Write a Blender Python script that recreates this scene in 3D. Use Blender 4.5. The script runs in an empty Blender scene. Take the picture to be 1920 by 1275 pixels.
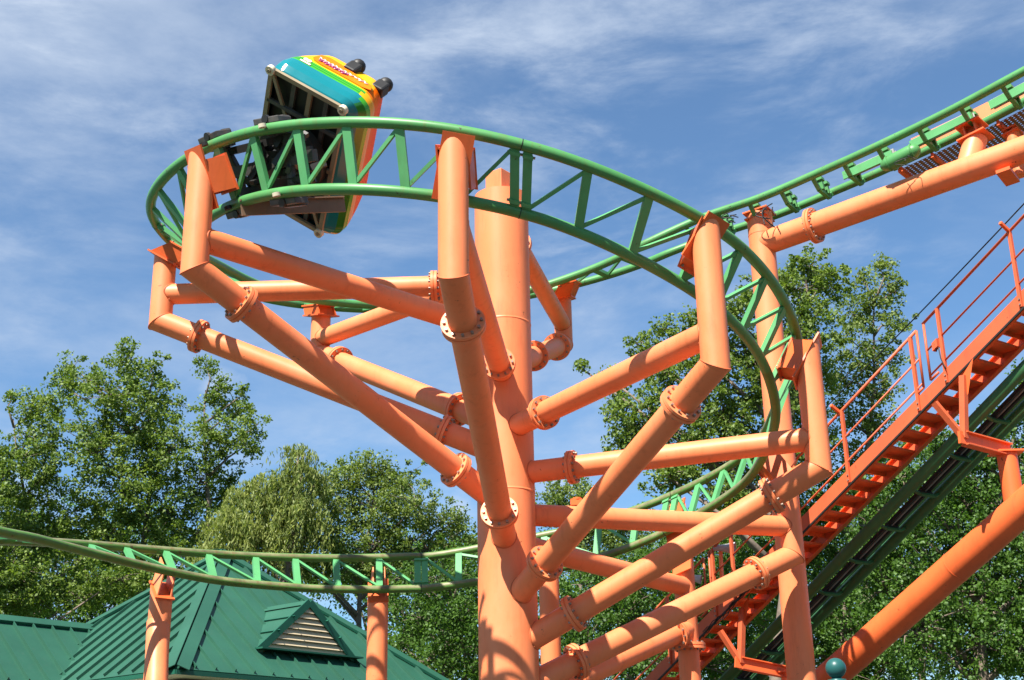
import bpy, bmesh, math, random
import numpy as np
from mathutils import Vector, Matrix, Euler
R_ = math.radians
random.seed(7)
rng = np.random.default_rng(11)
sc = bpy.context.scene
COL = sc.collection

# ------------------------------------------------------------------ camera
CZ = 1.6
TH, RO, F = 0.34876828, -0.01911018, 2450.0
cF = Vector((0, math.cos(TH), math.sin(TH)))
cU0 = Vector((0, -math.sin(TH), math.cos(TH)))
cR0 = Vector((1, 0, 0))
cR = math.cos(RO) * cR0 + math.sin(RO) * cU0
cU = -math.sin(RO) * cR0 + math.cos(RO) * cU0
cam_d = bpy.data.cameras.new('camera')
cam = bpy.data.objects.new('camera', cam_d)
COL.objects.link(cam)
cam_d.sensor_width = 36
cam_d.lens = F / 1920 * 36
cam_d.clip_end = 3000
cam.matrix_world = Matrix(((cR.x, cU.x, -cF.x, 0), (cR.y, cU.y, -cF.y, 0), (cR.z, cU.z, -cF.z, CZ), (0, 0, 0, 1)))
sc.camera = cam

def ray(px, py):
    return cF + (px - 960) / F * cR - (py - 637.5) / F * cU

# ------------------------------------------------------------------ light
SUN_EL, SUN_AZ = 52.0, 29.0          # height; degrees left of straight behind the camera
to_sun = Vector((-math.sin(R_(SUN_AZ)) * math.cos(R_(SUN_EL)), -math.cos(R_(SUN_AZ)) * math.cos(R_(SUN_EL)), math.sin(R_(SUN_EL))))
sd = bpy.data.lights.new('sun', 'SUN')
sd.energy = 5.0
sd.angle = R_(0.53)
sd.color = (1.0, 0.95, 0.87)
sun = bpy.data.objects.new('sun', sd)
COL.objects.link(sun)
sun.rotation_euler = to_sun.to_track_quat('Z', 'Y').to_euler()
sc.view_settings.view_transform = 'Standard'
sc.view_settings.look = 'None'
sc.view_settings.gamma = 1
sc.view_settings.use_curve_mapping = False
sc.view_settings.exposure = 1.28

world = bpy.data.worlds.new('World')
sc.world = world
world.use_nodes = True
nt = world.node_tree
nt.nodes.clear()
def wn(t, **k):
    n = nt.nodes.new(t)
    for a, b in k.items():
        setattr(n, a, b)
    return n
wl = nt.links.new
out = wn('ShaderNodeOutputWorld')
sky = wn('ShaderNodeTexSky', sky_type='NISHITA', sun_disc=False)
sky.sun_elevation = R_(SUN_EL)
sky.sun_rotation = math.atan2(to_sun.x, to_sun.y)
sky.air_density = 1.0
sky.dust_density = 0.25
sky.ozone_density = 1.6
bg1 = wn('ShaderNodeBackground')
bg1.inputs['Strength'].default_value = 0.056
tint = wn('ShaderNodeMix', data_type='RGBA', blend_type='MULTIPLY')
tint.inputs['Factor'].default_value = 1
tint.inputs['B'].default_value = (0.64, 0.98, 1.20, 1)
wl(sky.outputs[0], tint.inputs['A'])
wl(tint.outputs['Result'], bg1.inputs[0])
bg2 = wn('ShaderNodeBackground')
bg2.inputs[0].default_value = (0.68, 0.79, 0.96, 1)
bg2.inputs['Strength'].default_value = 0.40
tc = wn('ShaderNodeTexCoord')
sx = wn('ShaderNodeSeparateXYZ')
wl(tc.outputs['Generated'], sx.inputs[0])
zz = wn('ShaderNodeMath', operation='MAXIMUM')
zz.inputs[1].default_value = 0.03
wl(sx.outputs['Z'], zz.inputs[0])
za = wn('ShaderNodeMath', operation='ADD')
za.inputs[1].default_value = 0.22
wl(zz.outputs[0], za.inputs[0])
dx = wn('ShaderNodeMath', operation='DIVIDE')
dy = wn('ShaderNodeMath', operation='DIVIDE')
wl(sx.outputs['X'], dx.inputs[0]); wl(za.outputs[0], dx.inputs[1])
wl(sx.outputs['Y'], dy.inputs[0]); wl(za.outputs[0], dy.inputs[1])
cx = wn('ShaderNodeCombineXYZ')
wl(dx.outputs[0], cx.inputs[0]); wl(dy.outputs[0], cx.inputs[1])
def cloud(rot, scale, nscale, detail, lo, hi, loc=(0, 0, 0), dist=0.8):
    m = wn('ShaderNodeMapping')
    m.inputs['Rotation'].default_value = (0, R_(rot), 0)
    m.inputs['Scale'].default_value = scale
    m.inputs['Location'].default_value = loc
    wl(tc.outputs['Generated'], m.inputs[0])
    n = wn('ShaderNodeTexNoise')
    n.inputs['Scale'].default_value = nscale
    n.inputs['Detail'].default_value = detail
    n.inputs['Roughness'].default_value = 0.62
    n.inputs['Distortion'].default_value = dist
    wl(m.outputs[0], n.inputs['Vector'])
    r = wn('ShaderNodeMapRange')
    r.interpolation_type = 'SMOOTHSTEP'
    r.inputs['From Min'].default_value = lo
    r.inputs['From Max'].default_value = hi
    wl(n.outputs['Fac'], r.inputs['Value'])
    return r.outputs[0]
c1 = cloud(28, (1.0, 1.0, 2.1), 2.6, 10, 0.43, 0.76, (0.35, 0.2, 0.1), 0.15)
c2 = cloud(-24, (1.0, 1.0, 3.0), 7.0, 12, 0.40, 0.78, (3.1, 0.4, 0), 0.25)
c3 = cloud(0, (1, 1, 1.4), 2.2, 3, 0.34, 0.58, (5.3, 2.2, 0.7), 0.3)
def mth(op, a, b):
    n = wn('ShaderNodeMath', operation=op)
    for i, v in enumerate((a, b)):
        if isinstance(v, (int, float)):
            n.inputs[i].default_value = v
        else:
            wl(v, n.inputs[i])
    n.use_clamp = True
    return n.outputs[0]
lowm = wn('ShaderNodeMapRange')      # the cirrus veil thins out towards the horizon side
lowm.inputs['From Min'].default_value = 0.12
lowm.inputs['From Max'].default_value = 0.52
lowm.inputs['To Min'].default_value = 0.72
lowm.inputs['To Max'].default_value = 0.80
wl(sx.outputs['Z'], lowm.inputs['Value'])
cov = mth('ADD', mth('MULTIPLY', c1, 0.62), mth('MULTIPLY', mth('MULTIPLY', c2, 1.0), c3))
cov = mth('ADD', mth('MULTIPLY', cov, lowm.outputs[0]), mth('MULTIPLY', lowm.outputs[0], 0.12))
lft = wn('ShaderNodeMapRange')      # the veil is thicker towards the left of the scene
lft.inputs['From Min'].default_value = -0.45; lft.inputs['From Max'].default_value = 0.15
lft.inputs['To Min'].default_value = 1.3; lft.inputs['To Max'].default_value = 0.88
wl(sx.outputs['X'], lft.inputs['Value'])
cov = mth('MULTIPLY', mth('MULTIPLY', cov, lft.outputs[0]), 0.9)
def puff(px, py, rad, seed):
    d0 = ray(px, py).normalized()
    dp = wn('ShaderNodeVectorMath', operation='DISTANCE')
    nz = wn('ShaderNodeTexNoise'); nz.inputs['Scale'].default_value = 26; nz.inputs['Detail'].default_value = 7
    mp = wn('ShaderNodeMapping'); mp.inputs['Location'].default_value = (seed, seed * 2, 0)
    wl(tc.outputs['Generated'], mp.inputs[0]); wl(mp.outputs[0], nz.inputs['Vector'])
    wl(tc.outputs['Generated'], dp.inputs[0]); dp.inputs[1].default_value = d0
    a = wn('ShaderNodeMath', operation='DIVIDE'); wl(dp.outputs['Value'], a.inputs[0]); a.inputs[1].default_value = rad
    b_ = wn('ShaderNodeMath', operation='MULTIPLY'); wl(nz.outputs['Fac'], b_.inputs[0]); b_.inputs[1].default_value = 2.2
    c_ = wn('ShaderNodeMath', operation='SUBTRACT'); wl(b_.outputs[0], c_.inputs[0]); wl(a.outputs[0], c_.inputs[1])
    r = wn('ShaderNodeMapRange'); r.inputs['From Min'].default_value = 0.0; r.inputs['From Max'].default_value = 0.9; wl(c_.outputs[0], r.inputs['Value'])
    return r.outputs[0]
for q_ in ((862, 950, 0.016, 3.0), (420, 725, 0.022, 7.0), (1050, 905, 0.012, 5.0), (30, 1110, .02, 9.0)):
    cov = mth('MAXIMUM', cov, mth('MULTIPLY', puff(*q_), 0.85))
mx = wn('ShaderNodeMixShader')
wl(cov, mx.inputs[0]); wl(bg1.outputs[0], mx.inputs[1]); wl(bg2.outputs[0], mx.inputs[2])
wl(mx.outputs[0], out.inputs[0])

# ------------------------------------------------------------------ projection helpers (camera at height CZ, all points below are world metres)
def at(px, py, Y):
    d = ray(px, py)
    return d * (Y / d.y) + Vector((0, 0, CZ))
def proj(P):
    v = Vector(P) - Vector((0, 0, CZ))
    d = v.dot(cF)
    return (960 + F * v.dot(cR) / d, 637.5 - F * v.dot(cU) / d)
def ray_plane(px, py, P, n):
    d = ray(px, py); o = Vector((0, 0, CZ))
    return o + d * ((Vector(P) - o).dot(n) / d.dot(n))
def frac(a, b, px, py):
    best = (1e9, 0)
    for i in range(401):
        t = i / 400
        q = proj(a.lerp(b, t))
        e = (q[0] - px) ** 2 + (q[1] - py) ** 2
        if e < best[0]:
            best = (e, t)
    return best[1]

# ------------------------------------------------------------------ materials
def newmat(name):
    m = bpy.data.materials.new(name)
    m.use_nodes = True
    t = m.node_tree
    return m, t, t.nodes['Principled BSDF']
def paint(name, col, rough=0.45, var=0.10, stain=None, stain_amt=0.35, scale=1.3, spots=0.0, spot_col=(0.12, 0.04, 0.02), spec=0.35, grime=0.0, metallic=0.0, bump=0.0):
    m, t, b = newmat(name)
    L = t.links.new
    g = t.nodes.new('ShaderNodeNewGeometry')
    n1 = t.nodes.new('ShaderNodeTexNoise')
    n1.inputs['Scale'].default_value = scale; n1.inputs['Detail'].default_value = 6; n1.inputs['Roughness'].default_value = 0.6
    L(g.outputs['Position'], n1.inputs['Vector'])
    r = t.nodes.new('ShaderNodeValToRGB')
    c = col
    r.color_ramp.elements[0].position = 0.3
    r.color_ramp.elements[1].position = 0.7
    r.color_ramp.elements[0].color = (*[x * (1 - var) for x in c], 1)
    r.color_ramp.elements[1].color = (*[min(1, x * (1 + var)) for x in c], 1)
    L(n1.outputs['Fac'], r.inputs[0])
    cur = r.outputs[0]
    if stain:
        mp = t.nodes.new('ShaderNodeMapping')
        mp.inputs['Scale'].default_value = (5, 5, 0.7)
        L(g.outputs['Position'], mp.inputs[0])
        n2 = t.nodes.new('ShaderNodeTexNoise')
        n2.inputs['Scale'].default_value = 1.6; n2.inputs['Detail'].default_value = 8; n2.inputs['Roughness'].default_value = 0.7
        L(mp.outputs[0], n2.inputs['Vector'])
        mr = t.nodes.new('ShaderNodeMapRange')
        mr.inputs['From Min'].default_value = 0.52; mr.inputs['From Max'].default_value = 0.78
        mr.inputs['To Max'].default_value = stain_amt
        L(n2.outputs['Fac'], mr.inputs['Value'])
        mix = t.nodes.new('ShaderNodeMix'); mix.data_type = 'RGBA'
        mix.inputs['B'].default_value = (*stain, 1)
        L(mr.outputs[0], mix.inputs['Factor']); L(cur, mix.inputs['A'])
        cur = mix.outputs['Result']
    if spots > 0:
        n3 = t.nodes.new('ShaderNodeTexNoise')
        n3.inputs['Scale'].default_value = 7; n3.inputs['Detail'].default_value = 5; n3.inputs['Roughness'].default_value = 0.75
        L(g.outputs['Position'], n3.inputs['Vector'])
        mr = t.nodes.new('ShaderNodeMapRange')
        mr.inputs['From Min'].default_value = 0.70 - spots * 0.1; mr.inputs['From Max'].default_value = 0.74 - spots * 0.1
        L(n3.outputs['Fac'], mr.inputs['Value'])
        mix = t.nodes.new('ShaderNodeMix'); mix.data_type = 'RGBA'
        mix.inputs['B'].default_value = (*spot_col, 1)
        L(mr.outputs[0], mix.inputs['Factor']); L(cur, mix.inputs['A'])
        cur = mix.outputs['Result']
    L(cur, b.inputs['Base Color'])
    mr2 = t.nodes.new('ShaderNodeMapRange')
    mr2.inputs['To Min'].default_value = max(0.02, rough - 0.08); mr2.inputs['To Max'].default_value = rough + 0.12
    L(n1.outputs['Fac'], mr2.inputs['Value'])
    L(mr2.outputs[0], b.inputs['Roughness'])
    b.inputs['Specular IOR Level'].default_value = spec
    b.inputs['Metallic'].default_value = metallic
    if bump:
        bp = t.nodes.new('ShaderNodeBump'); bp.inputs['Strength'].default_value = bump; bp.inputs['Distance'].default_value = 0.01
        n4 = t.nodes.new('ShaderNodeTexNoise'); n4.inputs['Scale'].default_value = 3.0; n4.inputs['Detail'].default_value = 3
        L(g.outputs['Position'], n4.inputs['Vector']); L(n4.outputs['Fac'], bp.inputs['Height']); L(bp.outputs[0], b.inputs['Normal'])
    return m
M = {}
M['orange'] = paint('orange_paint', (0.80, 0.215, 0.080), 0.45, 0.07, (0.42, 0.10, 0.04), 0.45, 0.8, 0.35)
M['shadeor'] = paint('shaded_stair_orange', (0.55, 0.105, 0.036), 0.5, 0.14, (0.28, 0.06, 0.03), 0.6, 1.5, 0.6)  # stair orange painted darker and redder in place of the dappled shade on it
M['orange2'] = paint('red_orange_paint', (0.72, 0.135, 0.035), 0.42, 0.10, (0.30, 0.06, 0.025), 0.5, 1.2, 0.4)
def add_fade(m, faded, lo=.42, hi=.68, sc_=(0.55, 0.55, 0.30)):
    t = m.node_tree; L = t.links.new; b = t.nodes['Principled BSDF']; src = b.inputs['Base Color'].links[0].from_socket
    g = t.nodes.new('ShaderNodeNewGeometry'); mp = t.nodes.new('ShaderNodeMapping'); mp.inputs['Scale'].default_value = sc_; L(g.outputs['Position'], mp.inputs[0])
    n = t.nodes.new('ShaderNodeTexNoise'); n.inputs['Scale'].default_value = 1.7; n.inputs['Detail'].default_value = 9; n.inputs['Roughness'].default_value = .68; L(mp.outputs[0], n.inputs['Vector'])
    r = t.nodes.new('ShaderNodeMapRange'); r.inputs['From Min'].default_value = lo; r.inputs['From Max'].default_value = hi; r.inputs['To Max'].default_value = .85; L(n.outputs['Fac'], r.inputs['Value'])
    mx_ = t.nodes.new('ShaderNodeMix'); mx_.data_type = 'RGBA'; mx_.inputs['B'].default_value = (*faded, 1); L(r.outputs[0], mx_.inputs['Factor']); L(src, mx_.inputs['A']); L(mx_.outputs['Result'], b.inputs['Base Color'])
add_fade(M['orange'], (0.80, 0.27, 0.125), .46, .74)
add_fade(M['shadeor'], (0.46, 0.095, 0.040))
add_fade(M['orange2'], (0.60, 0.105, 0.028))
M['seam'] = paint('weld_orange', (0.60, 0.135, 0.045), 0.55, 0.2, (0.22, 0.06, 0.03), 0.6, 4)
M['bolt'] = paint('bolt_steel', (0.30, 0.24, 0.19), 0.4, 0.3, metallic=0.5)
M['green'] = paint('track_green', (0.065, 0.235, 0.070), 0.42, 0.12, (0.12, 0.12, 0.03), 0.7, 1.5, 0.6, (0.05, 0.04, 0.02))
M['old'] = paint('weathered_track_green', (0.085, 0.205, 0.040), 0.5, 0.2, (0.12, 0.075, 0.020), 0.6, 2.2, 0.9, (0.07, 0.045, 0.02))
M['mint'] = paint('tie_green', (0.085, 0.31, 0.115), 0.45, 0.10, (0.08, 0.16, 0.05), 0.35, 2.0, 0.3, (0.06, 0.05, 0.02))
M['worn'] = paint('worn_running_strip', (0.16, 0.17, 0.08), 0.4, 0.45, (0.17, 0.07, 0.02), 0.8, 3.0)
M['dgreen'] = paint('lift_green', (0.035, 0.13, 0.045), 0.45, 0.15, (0.03, 0.05, 0.02), 0.5, 1.5, 0.4)
M['black'] = paint('black_steel', (0.018, 0.017, 0.016), 0.5, 0.3)
M['grease'] = paint('greasy_steel', (0.06, 0.055, 0.05), 0.4, 0.4, (0.10, 0.05, 0.03), 0.5, 6)
M['grey'] = paint('grey_steel', (0.32, 0.32, 0.31), 0.45, 0.2, metallic=0.3)
M['horn'] = paint('horn_grey', (0.42, 0.43, 0.46), 0.45, 0.08)
M['teal'] = paint('teal_gelcoat', (0.006, 0.17, 0.20), 0.14, 0.04, spec=0.5)
M['lime'] = paint('lime_gelcoat', (0.05, 0.34, 0.012), 0.18, 0.05, spec=0.4)
M['dlime'] = paint('dark_lime_stripe', (0.015, 0.17, 0.012), 0.15, 0.05, spec=0.6)
M['amber'] = paint('amber_gelcoat', (0.82, 0.36, 0.006), 0.35, 0.05, spec=0.12)
M['tang'] = paint('tangerine_gelcoat', (0.82, 0.17, 0.008), 0.5, 0.06, spec=0.04)
M['red'] = paint('vermilion_gelcoat', (0.85, 0.13, 0.002), 0.5, 0.05, spec=0.03)
M['script'] = paint('script_pink', (0.85, 0.62, 0.60), 0.3, 0.02)
M['purple'] = paint('script_purple', (0.33, 0.05, 0.16), 0.3, 0.02)
M['ivory'] = paint('ivory_roller', (0.66, 0.58, 0.42), 0.5, 0.08)
M['tanbar'] = paint('tan_tube', (0.27, 0.21, 0.13), 0.5, 0.2)
M['brown'] = paint('brown_plate', (0.20, 0.12, 0.07), 0.5, 0.2, (0.05, 0.04, 0.03), 0.5)
M['roof'] = paint('roof_green_metal', (0.018, 0.084, 0.052), 0.5, 0.16, (0.035, 0.09, 0.06), 0.5, 0.5)
M['roofd'] = paint('roof_trim_green', (0.012, 0.085, 0.052), 0.4, 0.06)
M['louvre'] = paint('louvre_beige', (0.52, 0.42, 0.27), 0.6, 0.04)
M['wall'] = paint('wall_cream', (0.62, 0.56, 0.46), 0.8, 0.06)
M['finial'] = paint('finial_teal', (0.015, 0.085, 0.08), 0.35, 0.04)
M['bark'] = paint('bark', (0.16, 0.125, 0.095), 0.9, 0.35, scale=6, bump=0.6)
M['ground'] = paint('asphalt', (0.055, 0.055, 0.055), 0.9, 0.15)
M['grassg'] = paint('grass_ground', (0.05, 0.085, 0.025), 0.95, 0.3, scale=0.6)

def leafmat(name, col, trans=0.32, hue=0.035, dark=0.45):
    m = bpy.data.materials.new(name); m.use_nodes = True
    t = m.node_tree; t.nodes.clear(); L = t.links.new
    o = t.nodes.new('ShaderNodeOutputMaterial')
    g = t.nodes.new('ShaderNodeNewGeometry')
    n = t.nodes.new('ShaderNodeTexNoise'); n.inputs['Scale'].default_value = 0.55; n.inputs['Detail'].default_value = 3
    L(g.outputs['Position'], n.inputs['Vector'])
    ad = t.nodes.new('ShaderNodeMath'); ad.operation = 'ADD'
    mu = t.nodes.new('ShaderNodeMath'); mu.operation = 'MULTIPLY'; mu.inputs[1].default_value = 0.75
    L(g.outputs['Random Per Island'], mu.inputs[0]); L(mu.outputs[0], ad.inputs[0]); L(n.outputs['Fac'], ad.inputs[1])
    r = t.nodes.new('ShaderNodeValToRGB')
    r.color_ramp.elements[0].position = 0.30; r.color_ramp.elements[0].color = (col[0] * dark, col[1] * (dark + 0.08), col[2] * dark, 1)
    r.color_ramp.elements[1].position = 1.1 if False else 1.0
    r.color_ramp.elements[1].color = (min(1, col[0] * 1.75), min(1, col[1] * 1.45), col[2] * 1.5, 1)
    e = r.color_ramp.elements.new(0.62); e.color = (*col, 1)
    L(ad.outputs[0], r.inputs[0])
    d = t.nodes.new('ShaderNodeBsdfDiffuse'); L(r.outputs[0], d.inputs[0])
    tr = t.nodes.new('ShaderNodeBsdfTranslucent')
    tm = t.nodes.new('ShaderNodeMix'); tm.data_type = 'RGBA'; tm.blend_type = 'MULTIPLY'; tm.inputs['Factor'].default_value = 1
    tm.inputs['B'].default_value = (1.25, 1.35, 0.6, 1)
    L(r.outputs[0], tm.inputs['A']); L(tm.outputs['Result'], tr.inputs[0])
    m1 = t.nodes.new('ShaderNodeMixShader'); m1.inputs[0].default_value = trans
    L(d.outputs[0], m1.inputs[1]); L(tr.outputs[0], m1.inputs[2])
    gl = t.nodes.new('ShaderNodeBsdfGlossy'); gl.inputs['Roughness'].default_value = 0.55; gl.inputs[0].default_value = (0.8, 0.85, 0.8, 1)
    m2 = t.nodes.new('ShaderNodeMixShader'); m2.inputs[0].default_value = 0.025
    L(m1.outputs[0], m2.inputs[1]); L(gl.outputs[0], m2.inputs[2])
    L(m2.outputs[0], o.inputs[0])
    return m
M['leaf'] = leafmat('cottonwood_leaf', (0.092, 0.155, 0.026), 0.4)
M['leaf2'] = leafmat('linden_leaf', (0.100, 0.158, 0.034), 0.4)
M['leafw'] = leafmat('willow_leaf', (0.155, 0.212, 0.052), 0.45)
M['leafd'] = leafmat('maple_leaf', (0.050, 0.118, 0.017), 0.4)

# ------------------------------------------------------------------ mesh builder
class MB:
    def __init__(s):
        s.v = []; s.f = []; s.m = []; s.sm = []; s.mats = []
    def mi(s, m):
        if m not in s.mats:
            s.mats.append(m)
        return s.mats.index(m)
    def add(s, vs, fs, mat, smooth=False):
        b = len(s.v); k = s.mi(mat)
        s.v += [tuple(x) for x in vs]
        for f in fs:
            s.f.append(tuple(i + b for i in f)); s.m.append(k); s.sm.append(smooth)
        return b
    def box(s, c, u, v, w, mat):
        """centre + three half-extent vectors"""
        c = Vector(c); u = Vector(u); v = Vector(v); w = Vector(w)
        if u.cross(v).dot(w) < 0:
            w = -w
        vs = [c + a * u + b * v + d * w for d in (-1, 1) for b in (-1, 1) for a in (-1, 1)]
        s.add(vs, [(0, 2, 3, 1), (4, 5, 7, 6), (0, 1, 5, 4), (2, 6, 7, 3), (0, 4, 6, 2), (1, 3, 7, 5)], mat)
    def bar(s, a, b, w, h, mat, up=Vector((0, 0, 1))):
        a = Vector(a); b = Vector(b); d = (b - a)
        if d.length < 1e-6:
            return
        dn = d.normalized()
        sd_ = dn.cross(up)
        if sd_.length < 1e-3:
            sd_ = dn.cross(Vector((1, 0, 0)))
        sd_.normalize(); u2 = sd_.cross(dn)
        s.box((a + b) / 2, d / 2, sd_ * w / 2, u2 * h / 2, mat)
    def tube(s, a, b, r, mat, n=24, na=None, nb=None, r2=None, cap=True):
        """tube cut at each end by planes through a / b with normals na / nb"""
        a = Vector(a); b = Vector(b); d = (b - a).normalized()
        x = d.orthogonal().normalized(); y = d.cross(x)
        na = Vector(na) if na is not None else d; nb = Vector(nb) if nb is not None else d
        r2 = r if r2 is None else r2
        va, vb = [], []
        for i in range(n):
            t = 2 * math.pi * i / n
            o = x * math.cos(t) + y * math.sin(t)
            pa = a + o * r; pb = b + o * r2
            pa = pa + d * ((a - pa).dot(na) / d.dot(na))
            pb = pb + d * ((b - pb).dot(nb) / d.dot(nb))
            va.append(pa); vb.append(pb)
        s.add(va + vb, [(i, (i + 1) % n, n + (i + 1) % n, n + i) for i in range(n)], mat, True)
        if cap:
            s.add(va, [tuple(reversed(range(n)))], mat); s.add(vb, [tuple(range(n))], mat)
    def sweep(s, pts, r, mat, n=12, ups=None, worn=None, caps=True, mat2=None, i2=0):
        pts = [Vector(p) for p in pts]; rings = []
        prev = None
        N = len(pts)
        for i, p in enumerate(pts):
            d = (pts[min(i + 1, N - 1)] - pts[max(i - 1, 0)]).normalized()
            if ups is not None:
                u = Vector(ups[i])
            else:
                u = prev if prev is not None else (Vector((0, 0, 1)) if abs(d.z) < .9 else Vector((1, 0, 0)))
            x = (u - d * u.dot(d)).normalized(); prev = x; y = d.cross(x)
            rr = r[i] if hasattr(r, '__len__') else r
            rings.append([p + (x * math.cos(2 * math.pi * (k + .5) / n) + y * math.sin(2 * math.pi * (k + .5) / n)) * rr for k in range(n)])
        b = len(s.v)
        s.v += [tuple(q) for rg in rings for q in rg]
        k0 = s.mi(mat); k1 = s.mi(worn) if worn else k0
        for i in range(N - 1):
            if mat2 is not None and i >= i2: k0 = s.mi(mat2)
            for k in range(n):
                k2 = (k + 1) % n
                s.f.append((b + i * n + k, b + i * n + k2, b + (i + 1) * n + k2, b + (i + 1) * n + k))
                s.m.append(k1 if (worn and (k == n - 1 or (mat2 is not None and i >= i2 and k == n - 2))) else k0); s.sm.append(True)
        if caps:
            s.f.append(tuple(b + k for k in reversed(range(n)))); s.m.append(k0); s.sm.append(False)
            s.f.append(tuple(b + (N - 1) * n + k for k in range(n))); s.m.append(k0); s.sm.append(False)
    def disc(s, c, ax, r, h, mat, n=32):
        ax = Vector(ax).normalized()
        s.tube(Vector(c) - ax * h / 2, Vector(c) + ax * h / 2, r, mat, n)
    def sphere(s, c, r, mat, nu=20, nv=12):
        c = Vector(c); vs = [c + Vector((0, 0, r))]
        for j in range(1, nv):
            for i in range(nu):
                a = math.pi * j / nv; t = 2 * math.pi * i / nu
                vs.append(c + Vector((math.sin(a) * math.cos(t), math.sin(a) * math.sin(t), math.cos(a))) * r)
        vs.append(c - Vector((0, 0, r)))
        fs = [(0, 1 + i, 1 + (i + 1) % nu) for i in range(nu)]
        for j in range(nv - 2):
            for i in range(nu):
                a = 1 + j * nu + i; b2 = 1 + j * nu + (i + 1) % nu
                fs.append((a, a + nu, b2 + nu, b2))
        e = len(vs) - 1; l = 1 + (nv - 2) * nu
        fs += [(e, l + (i + 1) % nu, l + i) for i in range(nu)]
        s.add(vs, fs, mat, True)
    def build(s, name, parent=None, label=None, cat=None, group=None, kind=None, org=None, bevel=0):
        me = bpy.data.meshes.new(name)
        o = bpy.data.objects.new(name, me)
        if parent is not None:
            org = Vector(parent['_o'])
        elif org is None:
            org = Vector((0, 0, 0))
        vv = [(a - org[0], b - org[1], c - org[2]) for a, b, c in s.v]
        me.from_pydata(vv, [], s.f)
        for m in s.mats:
            me.materials.append(m)
        me.polygons.foreach_set('material_index', s.m)
        me.polygons.foreach_set('use_smooth', s.sm)
        me.update()
        COL.objects.link(o)
        if parent is not None:
            o.parent = parent
        else:
            o.location = org
        if bevel:
            md = o.modifiers.new('bevel', 'BEVEL'); md.width = bevel; md.segments = 2; md.limit_method = 'ANGLE'; md.angle_limit = R_(40)
        tag(o, label, cat, group, kind)
        o['_o'] = tuple(org)
        return o
def tag(o, label=None, cat=None, group=None, kind=None):
    if label: o['label'] = label
    if cat: o['category'] = cat
    if group: o['group'] = group
    if kind: o['kind'] = kind
def thing(name, label, cat, loc, group=None):
    o = bpy.data.objects.new(name, None)
    COL.objects.link(o)
    o.location = loc; o['_o'] = tuple(loc)
    o.empty_display_size = 0.2
    tag(o, label, cat, group)
    return o
def one(fn, name, parent, *a, **k):
    b = MB(); fn(b, *a); return b.build(name, parent, **k)
def cr(pts, t):
    """catmull-rom through a list of Vectors, t in index units"""
    n = len(pts); i = max(0, min(n - 2, int(math.floor(t)))); u = t - i
    p = lambda j: pts[j] if 0 <= j < n else (pts[0] * 2 - pts[1] if j < 0 else pts[-1] * 2 - pts[-2])
    a, b, c, d = p(i - 1), p(i), p(i + 1), p(i + 2)
    return 0.5 * (2 * b + (c - a) * u + (2 * a - 5 * b + 4 * c - d) * u * u + (3 * b - a - 3 * c + d) * u ** 3)

# ------------------------------------------------------------------ the spiral
X0, Y0, G = -0.13889639, 20.0, 0.89
KN = list(range(50, 451, 25))
KR = [4.816, 4.803, 4.875, 4.937, 5.065, 5.185, 5.37, 5.266, 5.216, 4.834, 4.705, 4.46, 4.448, 4.648, 5.388, 5.604, 5.65]
KZ = [10.506, 10.166, 9.797, 9.5, 9.196, 9.046, 8.691, 8.491, 8.072, 7.692, 7.12, 6.78, 6.35, 6.079, 5.742, 5.177, 4.693]
KB = [6.3, 14.2, 17.9, 14.1, 12.2, 26.3, 45.5, 64.6, 73.5, 50.2, 48.7, 59.0, 60.9, 71.1, 60.2, 64.1, 62.7]
def ip(K, ph):
    return cr([Vector((v, 0, 0)) for v in K], (ph - 50) / 25).x
def rails(ph):
    r, z, b = ip(KR, ph), ip(KZ, ph) + CZ, R_(ip(KB, ph))
    a = R_(ph); n = Vector((math.cos(a), math.sin(a), 0))
    c = Vector((X0, Y0, z)) + n * r
    w = (n * math.cos(b) + Vector((0, 0, math.sin(b)))) * G / 2
    return c - w, c + w
I_, O_ = [], []      # stations along the whole track, from the right end to the left end
for px, py, Y in ((2180, -6, 17.8), (2050, 64, 18.4), (1915, 136, 19.2), (1777, 210, 20.1), (1639, 277, 21.0), (1530, 326, 21.75), (1425, 371, 22.4), (1320, 407, 23.0)):
    I_.append(at(px, py, Y)); O_.append(None)
EXTRA = 4
d = (I_[0] - I_[1]); d.z *= .6
for _ in range(EXTRA):
    I_.insert(0, I_[0] + d); O_.append(None)
I_.append(rails(50)[0]); O_.append(rails(50)[1])
for i in range(8 + EXTRA):
    d = (I_[min(i + 1, 7 + EXTRA)] - I_[max(i - 1, 0)]); n = Vector((-d.y, d.x, 0)).normalized()
    if n.y < 0: n = -n
    O_[i] = I_[i] + n * G
ST0 = len(I_) - 1      # index of phi = 50
for ph in range(56, 446, 6):
    a, b = rails(ph); I_.append(a); O_.append(b)
def u_phi(ph): return ST0 + (ph - 50) / 6
EX = ((834, 1099, 25.5, 834, 1039), (755, 1104, 25.4, 755, 1045), (676, 1105, 25.2, 674, 1048), (598, 1104, 24.9, 592, 1048), (519, 1099, 24.5, 510, 1045), (440, 1092, 24.0, 432, 1042),
      (375, 1083, 23.5, 362, 1037), (292, 1066, 22.8, 275, 1030), (208, 1046, 22.0, 190, 1023), (125, 1025, 21.1, 110, 1017), (62, 1009, 20.3, 52, 1014), (0, 997, 19.5, -8, 1012), (-120, 970, 18.1, -125, 1010), (-260, 945, 16.6, -270, 1012))
for a, b, Y, c, d in EX:
    P = at(a, b, Y); I_.append(P)
    rd = ray(c, d).normalized(); o = Vector((0, 0, CZ)); m = (P - o).dot(rd); h2 = G * G - ((P - o).length_squared - m * m)
    O_.append(o + rd * (m + math.sqrt(max(h2, 0))))
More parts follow.
